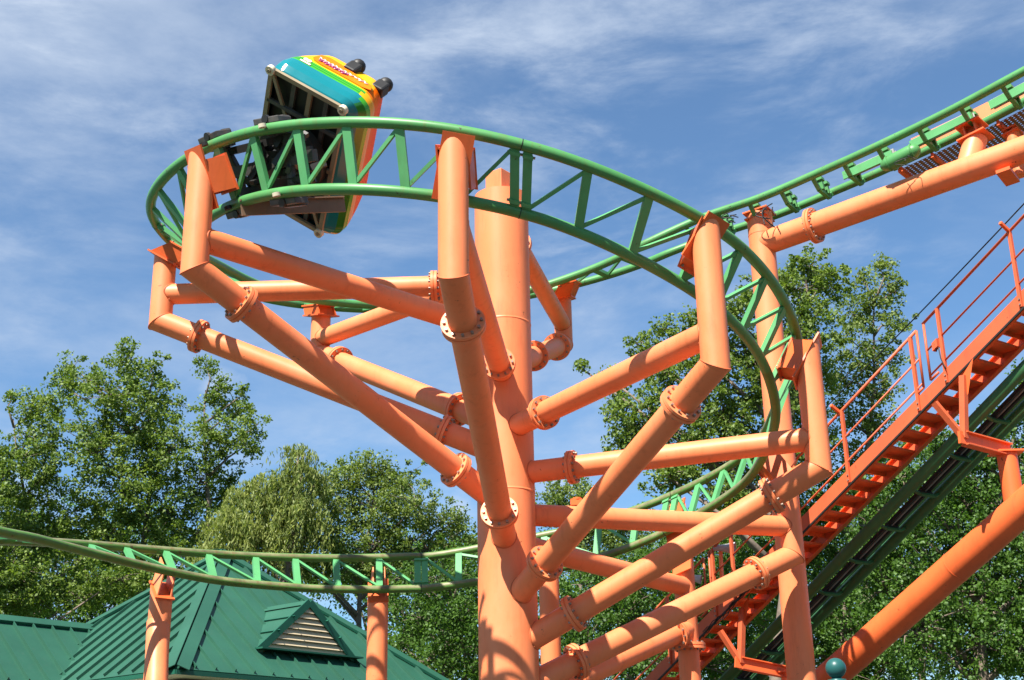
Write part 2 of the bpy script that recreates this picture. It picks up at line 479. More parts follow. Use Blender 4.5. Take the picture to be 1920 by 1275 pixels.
# smooth the exit's outer rail a little
for _ in range(2):
    for i in range(len(O_) - len(EX) + 1, len(O_) - 1):
        O_[i] = O_[i] * .5 + (O_[i - 1] + O_[i + 1]) * .25
NS = len(I_)
def sec(u):
    a, b = cr(I_, u), cr(O_, u)
    t = (cr(I_, min(u + .3, NS - 1)) + cr(O_, min(u + .3, NS - 1)) - cr(I_, max(u - .3, 0)) - cr(O_, max(u - .3, 0))).normalized()
    B = (b - a).normalized(); N = t.cross(B)
    if N.z < 0 and abs(N.z) > 0.02: pass
    N = B.cross(t) if B.cross(t).z > t.cross(B).z else t.cross(B)
    return a, b, t, B, N
RR = 0.078
track = thing('coaster_track', 'green tubular coaster track with two rails spiralling once round the thick orange column', 'coaster track', (X0, Y0, 0))
STEP = 0.2
us = [i * STEP for i in range(int((NS - 1) / STEP) + 1)]
for side in (0, 1):
    b = MB(); P = []; U = []
    for u in us:
        a, o, t, B, N = sec(u)
        P.append(o if side else a); U.append(N)
    b.sweep(P, RR, M['green'], 14, ups=U, worn=M['worn'], mat2=M['old'], i2=int(u_phi(338) / STEP))
    b.build('rail', track)
def u_px(x, lo, hi):
    best = (1e9, 0); u = lo
    while u < hi:
        q = proj(cr(I_, u)); e = abs(q[0] - x)
        if e < best[0]: best = (e, u)
        u += .05
    return best[1]
UE = u_phi(443)
TIES = [u_phi(p) for p in (58, 66, 74, 82, 90, 98, 106, 114, 122, 130, 136, 144, 152, 160, 168, 175, 181, 186.2, 188.2, 196, 204, 213, 223.8, 232, 240.4, 248.5, 256.2, 264.6, 272.5, 274.4, 283.3, 293.1, 303.8, 313.5, 323.7, 333.9, 343.8, 353, 362, 371, 380, 388, 397.1, 403.9, 410.3, 415.5, 417.5, 424, 432, 441)]
TIES += [u_px(x, UE, NS - 1.2) for x in (864, 797, 783, 711, 635, 557, 481, 402, 325, 252, 180, 110, 45, -20, -90)]
DOUB = {u_phi(272.5), u_phi(186.2), u_phi(415.5), TIES[-14]}
for k, u in enumerate(TIES):
    a, o, t, B, N = sec(u)
    mat = M['mint']
    b = MB()
    b.box((a + o) / 2, (o - a) * .5 - B * RR * .7, t * .062, N * .035, mat)
    dbl = any(abs(u - d) < 1e-6 for d in DOUB) or any(abs(TIES[k - 1] - d) < 1e-6 for d in DOUB) and k > 0
    if dbl:       # bolted segment joint: end plates with bolts
        for e in (a + B * .13, o - B * .13):
            b.box(e, B * .025, t * .07, N * .06, mat)
            b.disc(e + N * .02, t, .018, .2, M['bolt'], 8)
        if any(abs(u - d) < 1e-6 for d in DOUB):
            a9, o9, t9, *_ = sec((u + TIES[k + 1]) / 2)
            for e in (a9, o9): b.disc(e, t9, RR + .003, .012, M['black'], 20)
    b.build('tie', track)
    if k + 1 < len(TIES) and not any(abs(u - d) < 1e-6 for d in DOUB):
        a2, o2, t2, B2, N2 = sec(TIES[k + 1])
        b = MB(); b.bar(a + B * .1 + t * .05, o2 - B2 * .1 - t2 * .05, .05, .05, M['mint'], N); b.build('brace', track)
# flat brake run on the right: dipped ties, centre fins, brake strips
d0 = MB(); d1 = MB(); d2 = MB()
for k in range(20):
    u = 0.6 + EXTRA - 7 * .56 + k * 0.56
    a, o, t, B, N = sec(u)
    b = MB(); m = M['green']; lo = -N * .2
    for p, q in ((a, a + B * .22 + lo), (a + B * .22 + lo, o - B * .22 + lo), (o - B * .22 + lo, o)):
        b.bar(p, q, .07, .07, m, t)
    b.box((a + o) / 2 + lo + N * .045, B * .26, t * .014, N * .06, m)
    b.build('tie', track)
    if k < 19:
        c = (a + o) / 2 + lo
        for s_, hh in ((-.12, .10), (.12, .10)):
            b = MB(); b.box(c + B * s_ + N * .12, B * .035, t * .07, N * hh, m); b.box(c + B * s_ + N * .24, B * .07, t * .09, N * .03, m)
            b.build('brake_bracket', track)
for u0 in (0.8, 1.8, 2.8, 3.8, 4.7, 5.75, 6.8, 7.85):
    a, o, t, B, N = sec(u0); a2, o2, *_ = sec(u0 + .8)
    c, c2 = (a + o) / 2 - N * .02, (a2 + o2) / 2 - N * .02
    b = MB(); b.bar(c - B * .05, c2 - B * .05, .03, .13, M['grey'], N); b.bar(c + B * .06, c2 + B * .06, .03, .13, M['grey'], N); b.build('brake_fin', track)
    b = MB(); b.bar(c - B * .18 - N * .1, c2 - B * .18 - N * .1, .03, .16, M['mint'], N); b.build('side_plate', track)
# air tank under the brake run
ta = at(1667, 307, 20.75); tb_ = at(1712, 284, 20.45)
b = MB(); dd = (tb_ - ta).normalized()
ta -= Vector((0, 0, .0)); b.sweep([ta - dd * .16, ta - dd * .12, ta - dd * .04, ta + dd * .05, tb_ - dd * .05, tb_ + dd * .04, tb_ + dd * .1, tb_ + dd * .13], [.03, .09, .125, .138, .138, .125, .09, .03], M['green'], 20)
for e in (ta, tb_):
    b.disc(e, dd, .146, .03, M['green'], 24)
b.build('air_tank', track)
def hoses(parent, P, n=5, ln=.5, r=.009, seed=1):
    rd = random.Random(seed); b = MB()
    for i in range(n):
        o = Vector((rd.uniform(-.12, .12), rd.uniform(-.12, .12), rd.uniform(-.05, .05)))
        L = ln * rd.uniform(.6, 1.2); s_ = rd.uniform(-.25, .25)
        pts = [P + o + Vector((s_ * math.sin(t * math.pi), .1 * math.sin(t * 3 + i), -L * t)) for t in [j / 8 for j in range(9)]]
        b.sweep(pts, r, M['black'], 6)
    b.build('hose', parent)
hoses(track, at(1442, 388, 22.3), 4, .45, .012)
hoses(track, at(1380, 398, 22.7), 3, .22, .01, 4)
hoses(track, at(1700, 290, 20.3), 3, .2, .007, 6)

# ------------------------------------------------------------------ the big column and its arms
def flange(parent, P, ax, r, name='flange'):
    ax = Vector(ax).normalized(); b = MB(); RO_ = r * 1.50; bolts = []
    b.disc(P - ax * .03, ax, RO_, .045, M['orange'], 40); b.disc(P + ax * .03, ax, RO_, .045, M['orange'], 40)
    b.disc(P, ax, RO_ * .97, .02, M['orange2'], 40)
    x = ax.orthogonal().normalized(); y = ax.cross(x)
    nb = 12 if r < .21 else 16
    for i in range(nb):
        t = 2 * math.pi * (i + .5) / nb; q = P + (x * math.cos(t) + y * math.sin(t)) * (r * 1.26)
        bolts.append(q)
    fo = b.build(name, parent)
    for q in bolts:
        b2 = MB(); b2.tube(q - ax * .085, q + ax * .085, .021, M['bolt'], 6); b2.build('bolt', fo)
def bracket(parent, axis_p, r, u, nc, wide=.20, high=.26):
    """plate cut parallel to the track plane on the post end, and webs joining it to the tie"""
    a, o, t, B, N = sec(u)
    C = (a + o) / 2
    # plate centre: on the post axis, in a plane parallel to the track
    b = MB()
    pc = axis_p; Bp = nc.cross(t).normalized()
    if Bp.dot(B) < 0: Bp = -Bp
    hi = r / max(.3, nc.z) + .035
    b.box(pc + nc * .012, t * (wide if hi > .3 else .25), Bp * max(high, hi), nc * .014, M['orange2'])
    b.build('end_plate', parent)
    Q = C - N * .05
    b = MB()
    for s_ in (-.17, .17):
        vs = []
        for base, hh, nn in ((pc + N * .002, .24, N), (Q, .24, N)):
            c = base + t * (s_ if base is Q else s_ * 1.15)
            vs.append((c - B * hh, c + B * hh))
        th = t * .012
        q = [vs[0][0], vs[0][1], vs[1][1], vs[1][0]]
        V8 = [p - th for p in q] + [p + th for p in q]
        b.add(V8, [(0, 1, 2, 3), (7, 6, 5, 4), (0, 4, 5, 1), (1, 5, 6, 2), (2, 6, 7, 3), (3, 7, 4, 0)], M['orange2'])
    for s_ in (-.2, .0, .2):
        p, q = pc + B * s_, Q + B * s_
        V4 = [p - t * .18, p + t * .18, q + t * .16, q - t * .16]
        th = B * .012
        V8 = [v - th for v in V4] + [v + th for v in V4]
        b.add(V8, [(0, 1, 2, 3), (7, 6, 5, 4), (0, 4, 5, 1), (1, 5, 6, 2), (2, 6, 7, 3), (3, 7, 4, 0)], M['orange2'])
    b.box(Q - N * .0, t * .2, B * .27, N * .014, M['orange2'])
    for s1 in (-1, 1):
        for s2 in (-1, 1):
            b.disc(Q + t * .15 * s1 + B * .22 * s2, N, .022, .07, M['bolt'], 6)
    b.build('bracket', parent)
    return N
col = thing('support_column', 'thick orange steel column carrying nine bent pipe arms that hold the spiral', 'support column', (X0, Y0, 0))
b = MB()
CRD = 0.452
ztop = 9.84 + CZ
segs = [(0.0, CRD + .03), (2.6, CRD + .03), (2.62, CRD), (6.3, CRD), (6.315, CRD + .006), (6.34, CRD), (9.1, CRD), (9.115, CRD + .006), (9.14, CRD), (ztop, CRD)]
for (z1, r1), (z2, r2) in zip(segs, segs[1:]):
    b.tube((X0, Y0, z1), (X0, Y0, z2), r1, M['orange'], 56, r2=r2, cap=False)
b.add([(X0 + CRD * math.cos(2 * math.pi * i / 56), Y0 + CRD * math.sin(2 * math.pi * i / 56), ztop) for i in range(56)], [tuple(range(56))], M['orange'])
b.disc((X0, Y0, .03), (0, 0, 1), .85, .06, M['orange'], 40)
b.build('shaft', col)
b = MB(); cxp = Vector((X0 - .02, Y0 - .12, ztop + .19)); ang = R_(-38)
ux, uy = Vector((math.cos(ang), math.sin(ang), 0)), Vector((-math.sin(ang), math.cos(ang), 0))
b.box(cxp, ux * .17, uy * .17, Vector((0, 0, .20)), M['orange']); b.build('top_box', col, bevel=.01)
ARM = {'A': (179.3, 5.64, 8.92, 7.74, 8.22, 8.26, 5.33), 'B': (223.3, 5.64, 8.60, 6.98, 7.43, 7.37, 4.48), 'C': (264.7, 5.80, 7.69, 6.01, 6.70, 6.58, 3.81),
       'D': (300.7, 5.25, 7.15, 5.26, 5.69, 5.73, 2.97), 'E': (335.4, 4.89, 6.38, 4.53, 4.96, 5.02, 2.30), 'F': (21.8, 5.15, 5.51, 4.02, 4.51, 4.40, 1.68),
       'G': (53.1, 5.41, 4.82, 3.15, 3.92, 3.97, 1.48), 'H': (77.1, 5.38, 10.07, 9.07, 9.48, 9.49, 6.80), 'I': (135.3, 4.97, 9.14, 8.35, 8.64, 8.48, 5.79)}
FLG = {'A': ([(815, 535)], [(372, 632), (831, 811)]), 'B': ([(880, 607)], [(453, 570), (855, 882)]), 'C': ([(935, 682)], [(865, 610), (934, 962)]),
       'D': ([(1020, 773)], [(1278, 760), (1022, 1057)]), 'E': ([(1073, 876)], [(1447, 930), (1075, 1151)]), 'F': ([], [(1418, 1075), (1081, 1241)]),
       'G': ([], [(1265, 1188), (1075, 1275)]), 'H': ([(992, 445)], [(1044, 650), (1001, 668)]), 'I': ([], [(637, 677), (861, 768)])}
TOPPX = {'A': (312, 478), 'B': (373, 291), 'C': (850, 262), 'D': (1330, 421), 'E': (1520, 645), 'F': (1468, 880), 'G': (1277, 1012), 'H': (1054, 566), 'I': (600, 596)}
PR = 0.185
ARMOBJ = {}
for k, (ph, r, zt, zb, zm, zmi, zd) in ARM.items():
    a = R_(ph)
    if k == 'E':     # re-seat E beside its own bracket: same pixels, plane at 341 degrees
        a = R_(340.0); nn = Vector((-math.sin(a), math.cos(a), 0)); base = Vector((X0, Y0, 0))
        q = ray_plane(1530, 822, base, nn); r = (q.xy - base.xy).length; zm = q.z - CZ
        zb = ray_plane(1535, 877, base, nn).z - CZ; zt = ray_plane(1519, 645, base, nn).z - CZ
    n = Vector((math.cos(a), math.sin(a), 0)); base = Vector((X0, Y0, CZ))
    P = base + n * r
    top = P + Vector((0, 0, zt)); bot = P + Vector((0, 0, zb)); mid = P + Vector((0, 0, zm))
    ci = base + Vector((0, 0, zmi)); cd = base + Vector((0, 0, zd))
    # nearest track station by angle
    phs = {'A': 181, 'B': 223.8, 'C': 264.6, 'D': 303.8, 'E': 343.8, 'F': 388, 'G': 415.5, 'H': 74, 'I': 136}[k]
    u = u_phi(phs)
    N = sec(u)[4]
    # axis crossing of the end plane, dropped so that the highest point of the cut meets 'top'
    nc = N.copy()
    if nc.z < .45:
        h = math.sqrt(1 - .45 ** 2); hv = Vector((nc.x, nc.y, 0)).normalized(); nc = hv * h + Vector((0, 0, .45))
    drop = PR * math.sqrt(1 - nc.z ** 2) / nc.z
    ax_top = top - Vector((0, 0, drop * .8))
    dv = (cd - bot).normalized(); up = Vector((0, 0, 1))
    if k == 'G':
        b = MB(); b.tube(ax_top, Vector((P.x, P.y, 0)), PR * 1.05, M['orange'], 28, na=nc); b.build('ground_post', col)
        flange(col, at(1293, 1212, P.y), up, PR * 1.05)
        b = MB(); b.tube(bot, cd, PR, M['orange'], 28); b.build('diagonal_strut', col)
    else:
        mit = (dv + Vector((0, 0, -1))).normalized()
        b = MB(); b.tube(ax_top, bot, PR, M['orange'], 28, na=nc, nb=mit); b.build('post', col)
        b = MB(); b.tube(bot, cd, PR, M['orange'], 28, na=mit); b.build('diagonal_strut', col)
        b = MB()
        # weld line round the mitred elbow
        ring = []
        x_ = dv.orthogonal().normalized(); y_ = dv.cross(x_)
        for i in range(33):
            t = 2 * math.pi * i / 32; pnt = bot + (x_ * math.cos(t) + y_ * math.sin(t)) * PR
            ring.append(pnt + dv * ((bot - pnt).dot(mit) / dv.dot(mit)))
        b.sweep(ring, .009, M['seam'], 6); b.build('weld_seam', col)
    # beam: starts inside the post with a rounded end showing
    bi = (ci - mid).normalized()
    b = MB(); b.tube(mid, ci, PR * .93, M['orange'], 28); b.build('beam', col)
    for q0_, q1_, rr_t, cax, crad_ in ((mid, ci, PR * .93, (X0, Y0), CRD), (bot, cd, PR, (X0, Y0), CRD), (ci, mid, PR * .93, (P.x, P.y), PR)):
        if k == 'G' and cax[0] != X0: continue
        d_ = (q1_ - q0_).normalized(); x_ = d_.orthogonal().normalized(); y_ = d_.cross(x_); ring = []
        for i in range(29):
            t = 2 * math.pi * i / 28; s0_ = q0_ + (x_ * math.cos(t) + y_ * math.sin(t)) * rr_t
            ex, ey = s0_.x - cax[0], s0_.y - cax[1]; A_ = d_.x ** 2 + d_.y ** 2; B_ = ex * d_.x + ey * d_.y; C_ = ex * ex + ey * ey - crad_ ** 2
            D_ = B_ * B_ - A_ * C_
            if D_ < 0: D_ = 0
            ring.append(s0_ + d_ * ((-B_ - math.sqrt(D_)) / A_))
        b = MB(); b.sweep(ring, .013, M['seam'], 6); b.build('weld_seam', col)
    for L_, (p0, p1) in zip(FLG[k], ((mid, ci), (bot, cd))):
        for px, py in L_:
            t = frac(p0, p1, px, py)
            flange(col, p0.lerp(p1, t), p1 - p0, PR if p0 is bot else PR * .93)
    bracket(col, ax_top, PR, u, nc)
    ARMOBJ[k] = (ax_top, mid, bot, cd, ci)
# lug on the arm behind
P = ARMOBJ['F'][1].lerp(ARMOBJ['F'][4], frac(ARMOBJ['F'][1], ARMOBJ['F'][4], 1082, 960))
b = MB(); b.box(P + Vector((0, 0, PR + .05)), Vector((.09, 0, 0)), Vector((0, .06, 0)), Vector((0, 0, .05)), M['orange2']); b.disc(P + Vector((0.02, 0, PR + .11)), (0, 0, 1), .07, .03, M['orange2'], 16)
b.build('lug', col)

# ------------------------------------------------------------------ brake-run support: tall pole with long pipe
pj = at(1430, 470, 22.9)
sup = thing('brake_run_support', 'tall orange pole with a long sloping pipe running right under the brake run', 'support pole', (pj.x, pj.y, 0))
JR = .245
jt = at(1425, 402, 22.9); jt = Vector((pj.x, pj.y, jt.z))
b = MB(); b.tube(Vector((pj.x, pj.y, 0)), jt, JR, M['orange'], 32); b.disc((pj.x, pj.y, jt.z - .45), (0, 0, 1), JR + .005, .02, M['orange'], 32); b.build('pole', sup)
b = MB()
jb0 = at(1432, 458, 22.9); jb0 = Vector((pj.x, pj.y, jb0.z))
ends = [at(1920, 281, 19.6), at(2150, 195, 17.9)]
jd = (ends[0] - jb0).normalized(); je = jb0 + jd * ((ends[1] - jb0).length + 4.5)
b.tube(jb0, je, JR * .96, M['orange'], 32); b.build('long_pipe', sup)
tF = frac(jb0, je, 1527, 428); flange(sup, jb0.lerp(je, tF), jd, JR * .92)
def top_head(parent, P, r, u, hh, k=1.0, off=0):
    a, o, t, B, N = sec(u); b = MB()
    C = P
    b.box(C, t * .25 * k, B * .25 * k, N * .014, M['orange2']); b.build('head_plate', parent)
    b = MB(); Q = (a + o) / 2 + B * off - N * .22
    for s_ in (-.1 * k, .1 * k):
        for v in (t,):
            b.bar(C + v * s_, Q + v * s_, .03, .34 * k, M['orange2'], B)
    b.bar(C, Q, .34 * k, .03, M['orange2'], B); b.box(Q, t * .22 * k, B * .24 * k, N * .014, M['orange2'])
    b.build('saddle', parent)
def near_u(P, lo=0, hi=9 + EXTRA):
    best = (1e9, 0); u = lo
    while u < hi:
        d = ((cr(I_, u) + cr(O_, u)) / 2 - P).length
        if d < best[0]: best = (d, u)
        u += .03
    return best[1]
top_head(sup, jt + Vector((0, 0, .01)), JR, near_u(jt), .3)
for pxx, pyy, rr, kk, of in ((1815, 268, .2, 1.0, 0), (1878, 262, .12, .6, .75)):
    u = near_u(at(pxx, pyy, 19.9)); a, o, t, B, N = sec(u); c = (a + o) / 2
    tq = frac(jb0, je, pxx, 320); pb = jb0.lerp(je, tq)
    tp = c - N * (.48 if kk == 1 else .30) + B * of
    if kk < 1: pb = Vector((tp.x, tp.y, pb.z + .02))
    b = MB(); b.tube(pb, tp, rr, M['orange'], 28); b.build('stub_post', sup); top_head(sup, tp, rr, u, .3, kk, of)
tq = frac(jb0, je, 1878, 300); pb = jb0.lerp(je, tq); b = MB()
b.box(pb - Vector((0, 0, JR + .05)) + Vector((.1, .05, -.02)), jd * .12, Vector((0.35, .5, -.0)).normalized() * .3, Vector((0, 0, .03)), M['orange2']); b.build('outrigger_plate', sup)

# walkway beside the brake run
wk = thing('walkway', 'perforated steel walkway with orange side plate behind the brake run', 'walkway', tuple(O_[6].xy) + (0,))
def wpt(u, s_, h):
    a, o, t, B, N = sec(u); return o + B * s_ + Vector((0, 0, h))
def grating(name, u0, u1, s0, s1, h):
    m, t, bs = newmat('perforated_plate'); L = t.links.new
    tcn = t.nodes.new('ShaderNodeTexCoord'); mp = t.nodes.new('ShaderNodeMapping')
    L(tcn.outputs['UV'], mp.inputs[0]); mp.inputs['Scale'].default_value = (1, 1, 1)
    sp = t.nodes.new('ShaderNodeSeparateXYZ'); L(mp.outputs[0], sp.inputs[0])
    def hole(ax):
        f1 = t.nodes.new('ShaderNodeMath'); f1.operation = 'FRACT'; L(sp.outputs[ax], f1.inputs[0])
        s1_ = t.nodes.new('ShaderNodeMath'); s1_.operation = 'SUBTRACT'; L(f1.outputs[0], s1_.inputs[0]); s1_.inputs[1].default_value = .5
        p = t.nodes.new('ShaderNodeMath'); p.operation = 'POWER'; L(s1_.outputs[0], p.inputs[0]); p.inputs[1].default_value = 2
        return p.outputs[0]
    ad = t.nodes.new('ShaderNodeMath'); ad.operation = 'ADD'; L(hole('X'), ad.inputs[0]); L(hole('Y'), ad.inputs[1])
    lt = t.nodes.new('ShaderNodeMath'); lt.operation = 'GREATER_THAN'; L(ad.outputs[0], lt.inputs[0]); lt.inputs[1].default_value = .04
    L(lt.outputs[0], bs.inputs['Alpha'])
    bs.inputs['Base Color'].default_value = (.17, .10, .065, 1); bs.inputs['Roughness'].default_value = .6
    me = bpy.data.meshes.new(name); vs = []; fs = []; uv = []
    n = 48; org = Vector(wk['_o'])
    for i in range(n + 1):
        u = u0 + (u1 - u0) * i / n
        vs += [wpt(u, s0, h) - org, wpt(u, s1, h) - org]
    for i in range(n): fs.append((2 * i, 2 * i + 1, 2 * i + 3, 2 * i + 2))
    me.from_pydata([tuple(v) for v in vs], [], fs)
    ul = me.uv_layers.new(name='UVMap')
    ln = sum((wpt(u0 + (u1 - u0) * (i + 1) / n, s0, h) - wpt(u0 + (u1 - u0) * i / n, s0, h)).length for i in range(n))
    for i, lp in enumerate(me.loops):
        vi = lp.vertex_index; ul.data[i].uv = ((vi // 2) / n * ln / .075, (vi % 2) * (s1 - s0) / .075)
    me.materials.append(m); o = bpy.data.objects.new(name, me); COL.objects.link(o); o.parent = wk
    return o
UW = near_u(at(1690, 330, 20.9)) + .15
grating('floor_grating', 0, UW, .12, 1.12, -.06)
nb_ = int(UW / .42)
for i in range(nb_ + 1):
    u = UW - i * (UW / nb_) * .999
    b = MB(); b.bar(wpt(u, .02, -.12), wpt(u, 1.15, -.12), .09 if i % 2 == 0 else .05, .09, M['orange2']); b.build('cross_bearer', wk)
for s_, h0, h1 in ((.80, .56, .84), (1.17, -.26, -.05)):
    b = MB()
    K = [u * UW / 32 for u in range(33)]
    for u, u2 in zip(K, K[1:]):
        p, q = wpt(u, s_, (h0 + h1) / 2), wpt(u2, s_, (h0 + h1) / 2)
        b.bar(p, q, .015, h1 - h0, M['orange'], Vector((0, 0, 1)))
    b.build('side_plate', wk)

# ------------------------------------------------------------------ pillars of the lower track
def pillar(label, topx, topy, u, r, botpx=None, branch=None, group='pillars under the lower track'):
    a, o, t, B, N = sec(u); C = (a + o) / 2
    P = at(topx, topy, C.y)
    th = thing('track_pillar', label, 'pillar', (P.x, P.y, 0), group)
    b = MB()
    nc = N if N.z > .6 else (Vector((N.x, N.y, 0)).normalized() * .8 + Vector((0, 0, .6)))
    b.tube(Vector((P.x, P.y, 0)), P, r, M['orange'], 28, nb=nc); b.build('pole', th)
    b = MB(); b.box(P + nc * .01, t * .2, B * .3, nc * .014, M['orange2'])
    b.build('head_plate', th)
    b = MB(); Q = C - N * .05
    for s_ in (-.14, .14):
        p, q = P + t * s_, Q + t * s_ * .8
        V4 = [p - B * .24, p + B * .24, q + B * .22, q - B * .22]; h = t * .012
        V8 = [v - h for v in V4] + [v + h for v in V4]
        b.add(V8, [(0, 1, 2, 3), (7, 6, 5, 4), (0, 4, 5, 1), (1, 5, 6, 2), (2, 6, 7, 3), (3, 7, 4, 0)], M['orange'])
    b.build('bracket', th)
    if branch:
        b = MB(); b.tube(*branch(P), r, M['orange'], 28); b.build('brace', th)
    return th
uK = u_px(325, UE, NS - 2); uL = u_px(711, UE, NS - 2)
CK = (cr(I_, uK) + cr(O_, uK)) / 2
pillar('orange two-legged pillar under the lower track in front of the green roof\'s corner', 303, 1108, uK, .20,
       branch=lambda P: (Vector((P.x - .02, P.y, P.z - .55)), Vector((P.x + .75, P.y - 2.2, 0))))
pillar('single orange pillar under the lower track right of the louvred gable', 709, 1108, uL, .20)
uM = u_phi(443)
PMx = at(1029, 1082, 24.6)
th = thing('track_pillar', 'orange pillar standing close behind the thick column', 'pillar', (PMx.x, PMx.y, 0), 'pillars under the lower track')
b = MB(); b.tube((PMx.x, PMx.y, 0), (PMx.x, PMx.y, PMx.z + .15), .19, M['orange'], 28); b.build('pole', th)
a, o, t, B, N = sec(u_phi(441.5)); b = MB(); b.bar((PMx.x, PMx.y, PMx.z + .1), (a + o) / 2, .3, .25, M['orange2']); b.build('bracket', th)

# ------------------------------------------------------------------ stair
SL = [at(1100, 1402, 28.3), at(1240, 1258, 26.6), at(1321, 1174, 25.6), at(1512, 974, 23.4), at(1704, 775, 21.4), at(1838, 640, 20.1), at(1920, 561, 19.4), at(2080, 405, 18.0)]
# straighten to the line between two of its points
sA, sB = SL[2], SL[6]
sd_ = (sB - sA).normalized()
sA2 = sA - sd_ * 5.0; sB2 = sB + sd_ * 7.5
wv = Vector((-sd_.y, sd_.x, 0)).normalized()
if wv.x < 0: wv = -wv
WS = .80
upn = wv.cross(sd_).normalized()
if upn.z < 0: upn = -upn
stair = thing('service_stair', 'long orange steel service stair with handrail climbing to the right', 'stair', (sA2.x, sA2.y, 0))
for s_ in (0, WS):
    b = MB(); b.bar(sA2 + wv * s_, sB2 + wv * s_, .045, .25, M['shadeor'], upn)
    for e in (-.12, .12): b.bar(sA2 + wv * (s_ + (.03 if s_ == 0 else -.03)) + upn * e, sB2 + wv * (s_ + (.03 if s_ == 0 else -.03)) + upn * e, .10, .018, M['orange2'], upn)
    b.build('stringer', stair)
b = MB(); b.bar(sA2 - wv * .035 - upn * .13, sB2 - wv * .035 - upn * .13, .03, .03, M['black'], upn); b.build('conduit', stair)
LS = (sB2 - sA2).length; nt_ = int(LS / .43)
for i in range(nt_):
    c = sA2 + sd_ * (i + .5) * LS / nt_ + upn * .0
    f = Vector((sd_.x, sd_.y, 0)).normalized()
    b = MB(); b.box(c + wv * WS / 2, wv * (WS / 2 - .03), f * .17, Vector((0, 0, .018)), M['orange2'])
    b.box(c + wv * WS / 2 - f * .155 - Vector((0, 0, .05)), wv * (WS / 2 - .03), f * .012, Vector((0, 0, .045)), M['orange2'])
    b.build('tread', stair)
Z = Vector((0, 0, 1))
def st(px, py, off=0.0):      # a station on the near stringer line from its picture position
    return (sA2.lerp(sB2, frac(sA2, sB2, px, py)) - sA2).length
HP = 1.22
posts = [st(1262, 1240), st(1345, 1150), st(1357, 1140) + .45, st(1590, 890), st(1722, 760), st(1775, 705), st(1915, 566)]
posts += [posts[-1] + 1.9, posts[-1] + 3.8, posts[-1] + 5.7]
def S(t, h): return sA2 + sd_ * t + Z * h - wv * .03
for t in posts:
    b = MB(); b.bar(S(t, -.1), S(t, HP), .055, .055, M['shadeor'], sd_)
    for bz in (-.06, .03): b.disc(S(t, bz) - wv * .03, wv, .016, .03, M['bolt'], 6)
    b.build('railing_post', stair)
secs = [(0.2, posts[1] - .28), (posts[1] - .1, posts[4] + .16), (posts[4] + .32, LS)]
for t0, t1 in secs:
    b = MB(); b.sweep([S(t0, HP), S(t1, HP)], .026, M['shadeor'], 10); b.build('handrail', stair)
    for h in (.72, .28):
        b = MB(); b.sweep([S(t0, h), S(t1, h)], .017, M['shadeor'], 8); b.build('middle_rail', stair)
for t, d in ((posts[4] + .16, -1), (posts[4] + .34, 1), (posts[1] - .28, -1), (posts[1] - .1, 1)):
    b = MB(); b.sweep([S(t, HP), S(t, .2)], .022, M['shadeor'], 8); b.sweep([S(t, .2), S(t + d * .2, .2)], .022, M['shadeor'], 8); b.build('end_loop', stair)
for px, py in ((1896, 423), (1572, 760)):
    t = (sA2.lerp(sB2, frac(sA2, sB2, px + 18, py + 140)) - sA2).length
    b = MB(); b.bar(S(t, HP), S(t, HP) - wv * .22 + Z * .1, .05, .05, M['orange2']); b.build('cable_arm', stair)
b = MB()
for k in range(3):
    p0, p1 = st(1322, 1172), st(1452, 1040)
    pts = [S(p0 + (p1 - p0) * j / 14, -.16 - .06 * math.sin(j * 1.3 + k * 2) - (.05 if j in (4, 5) else 0)) - wv * .03 for j in range(15)]
    b.sweep(pts, .008, M['black'], 6)
b.build('cable', stair)
b = MB(); q = S(posts[5], .62) - wv * .06; b.box(q - sd_ * .09, sd_ * .06, wv * .04, Z * .07, M['shadeor']); b.sweep([q + Z * -.05 + sd_ * (-.1 + .02 * j) + Z * (-.06 * j if j > 3 else -.03 * abs(j - 2)) for j in range(9)], .01, M['black'], 6)
b.build('switch_box', stair)
# V frames under the stair
def vframe(pc, px_top, px_leg, beam_end):
    """crossbeam from pc to beam_end with a vertical and a slanting strut to the stair"""
    b = MB(); b.bar(px_top[0], pc, .10, .10, M['shadeor'], wv); b.build('strut', stair)
    b = MB(); b.bar(px_leg, pc, .09, .09, M['shadeor'], wv); b.build('strut', stair)
    b = MB(); b.add([px_top[0] + sd_ * .26 + Z * .12, px_top[0] - sd_ * .12 - Z * .02, px_top[0] - Z * .34 - sd_ * .03, px_top[0] - Z * .34 + sd_ * .05], [(0, 1, 2, 3)], M['orange2'])
    b.build('gusset', stair)
    b = MB(); d = (beam_end - pc)
    b.bar(pc - d.normalized() * .12, beam_end, .05, .20, M['orange2']); b.bar(pc + Z * .1, beam_end + Z * .1, .16, .02, M['orange2']); b.bar(pc - Z * .1, beam_end - Z * .1, .16, .02, M['shadeor'])
    b.build('crossbeam', stair)

# ------------------------------------------------------------------ lift hill beside the stair
LR = [at(1544, 1083, 24.2), at(1809, 807, 21.2)]
ld = sd_.copy()
lA = LR[0]; ld = (LR[1] - LR[0]).normalized(); lA2 = lA - ld * 7.5; lB2 = LR[1] + ld * 9.5
lw = Vector((-ld.y, ld.x, 0)).normalized()
if lw.x < 0: lw = -lw
ln_ = lw.cross(ld).normalized()
if ln_.z < 0: ln_ = -ln_
lift = thing('lift_hill_track', 'dark green lift hill track with black chain trough rising beside the stair', 'coaster track', (lA2.x, lA2.y, 0))
LW = .80
for s_ in (0, LW):
    b = MB(); b.sweep([lA2 + lw * s_, lB2 + lw * s_], .105, M['dgreen'], 16); b.build('rail', lift)
for s_ in (.34, .50):
    b = MB(); b.bar(lA2 + lw * s_ + ln_ * .02, lB2 + lw * s_ + ln_ * .02, .05, .07, M['black'], ln_); b.build('chain_trough', lift)
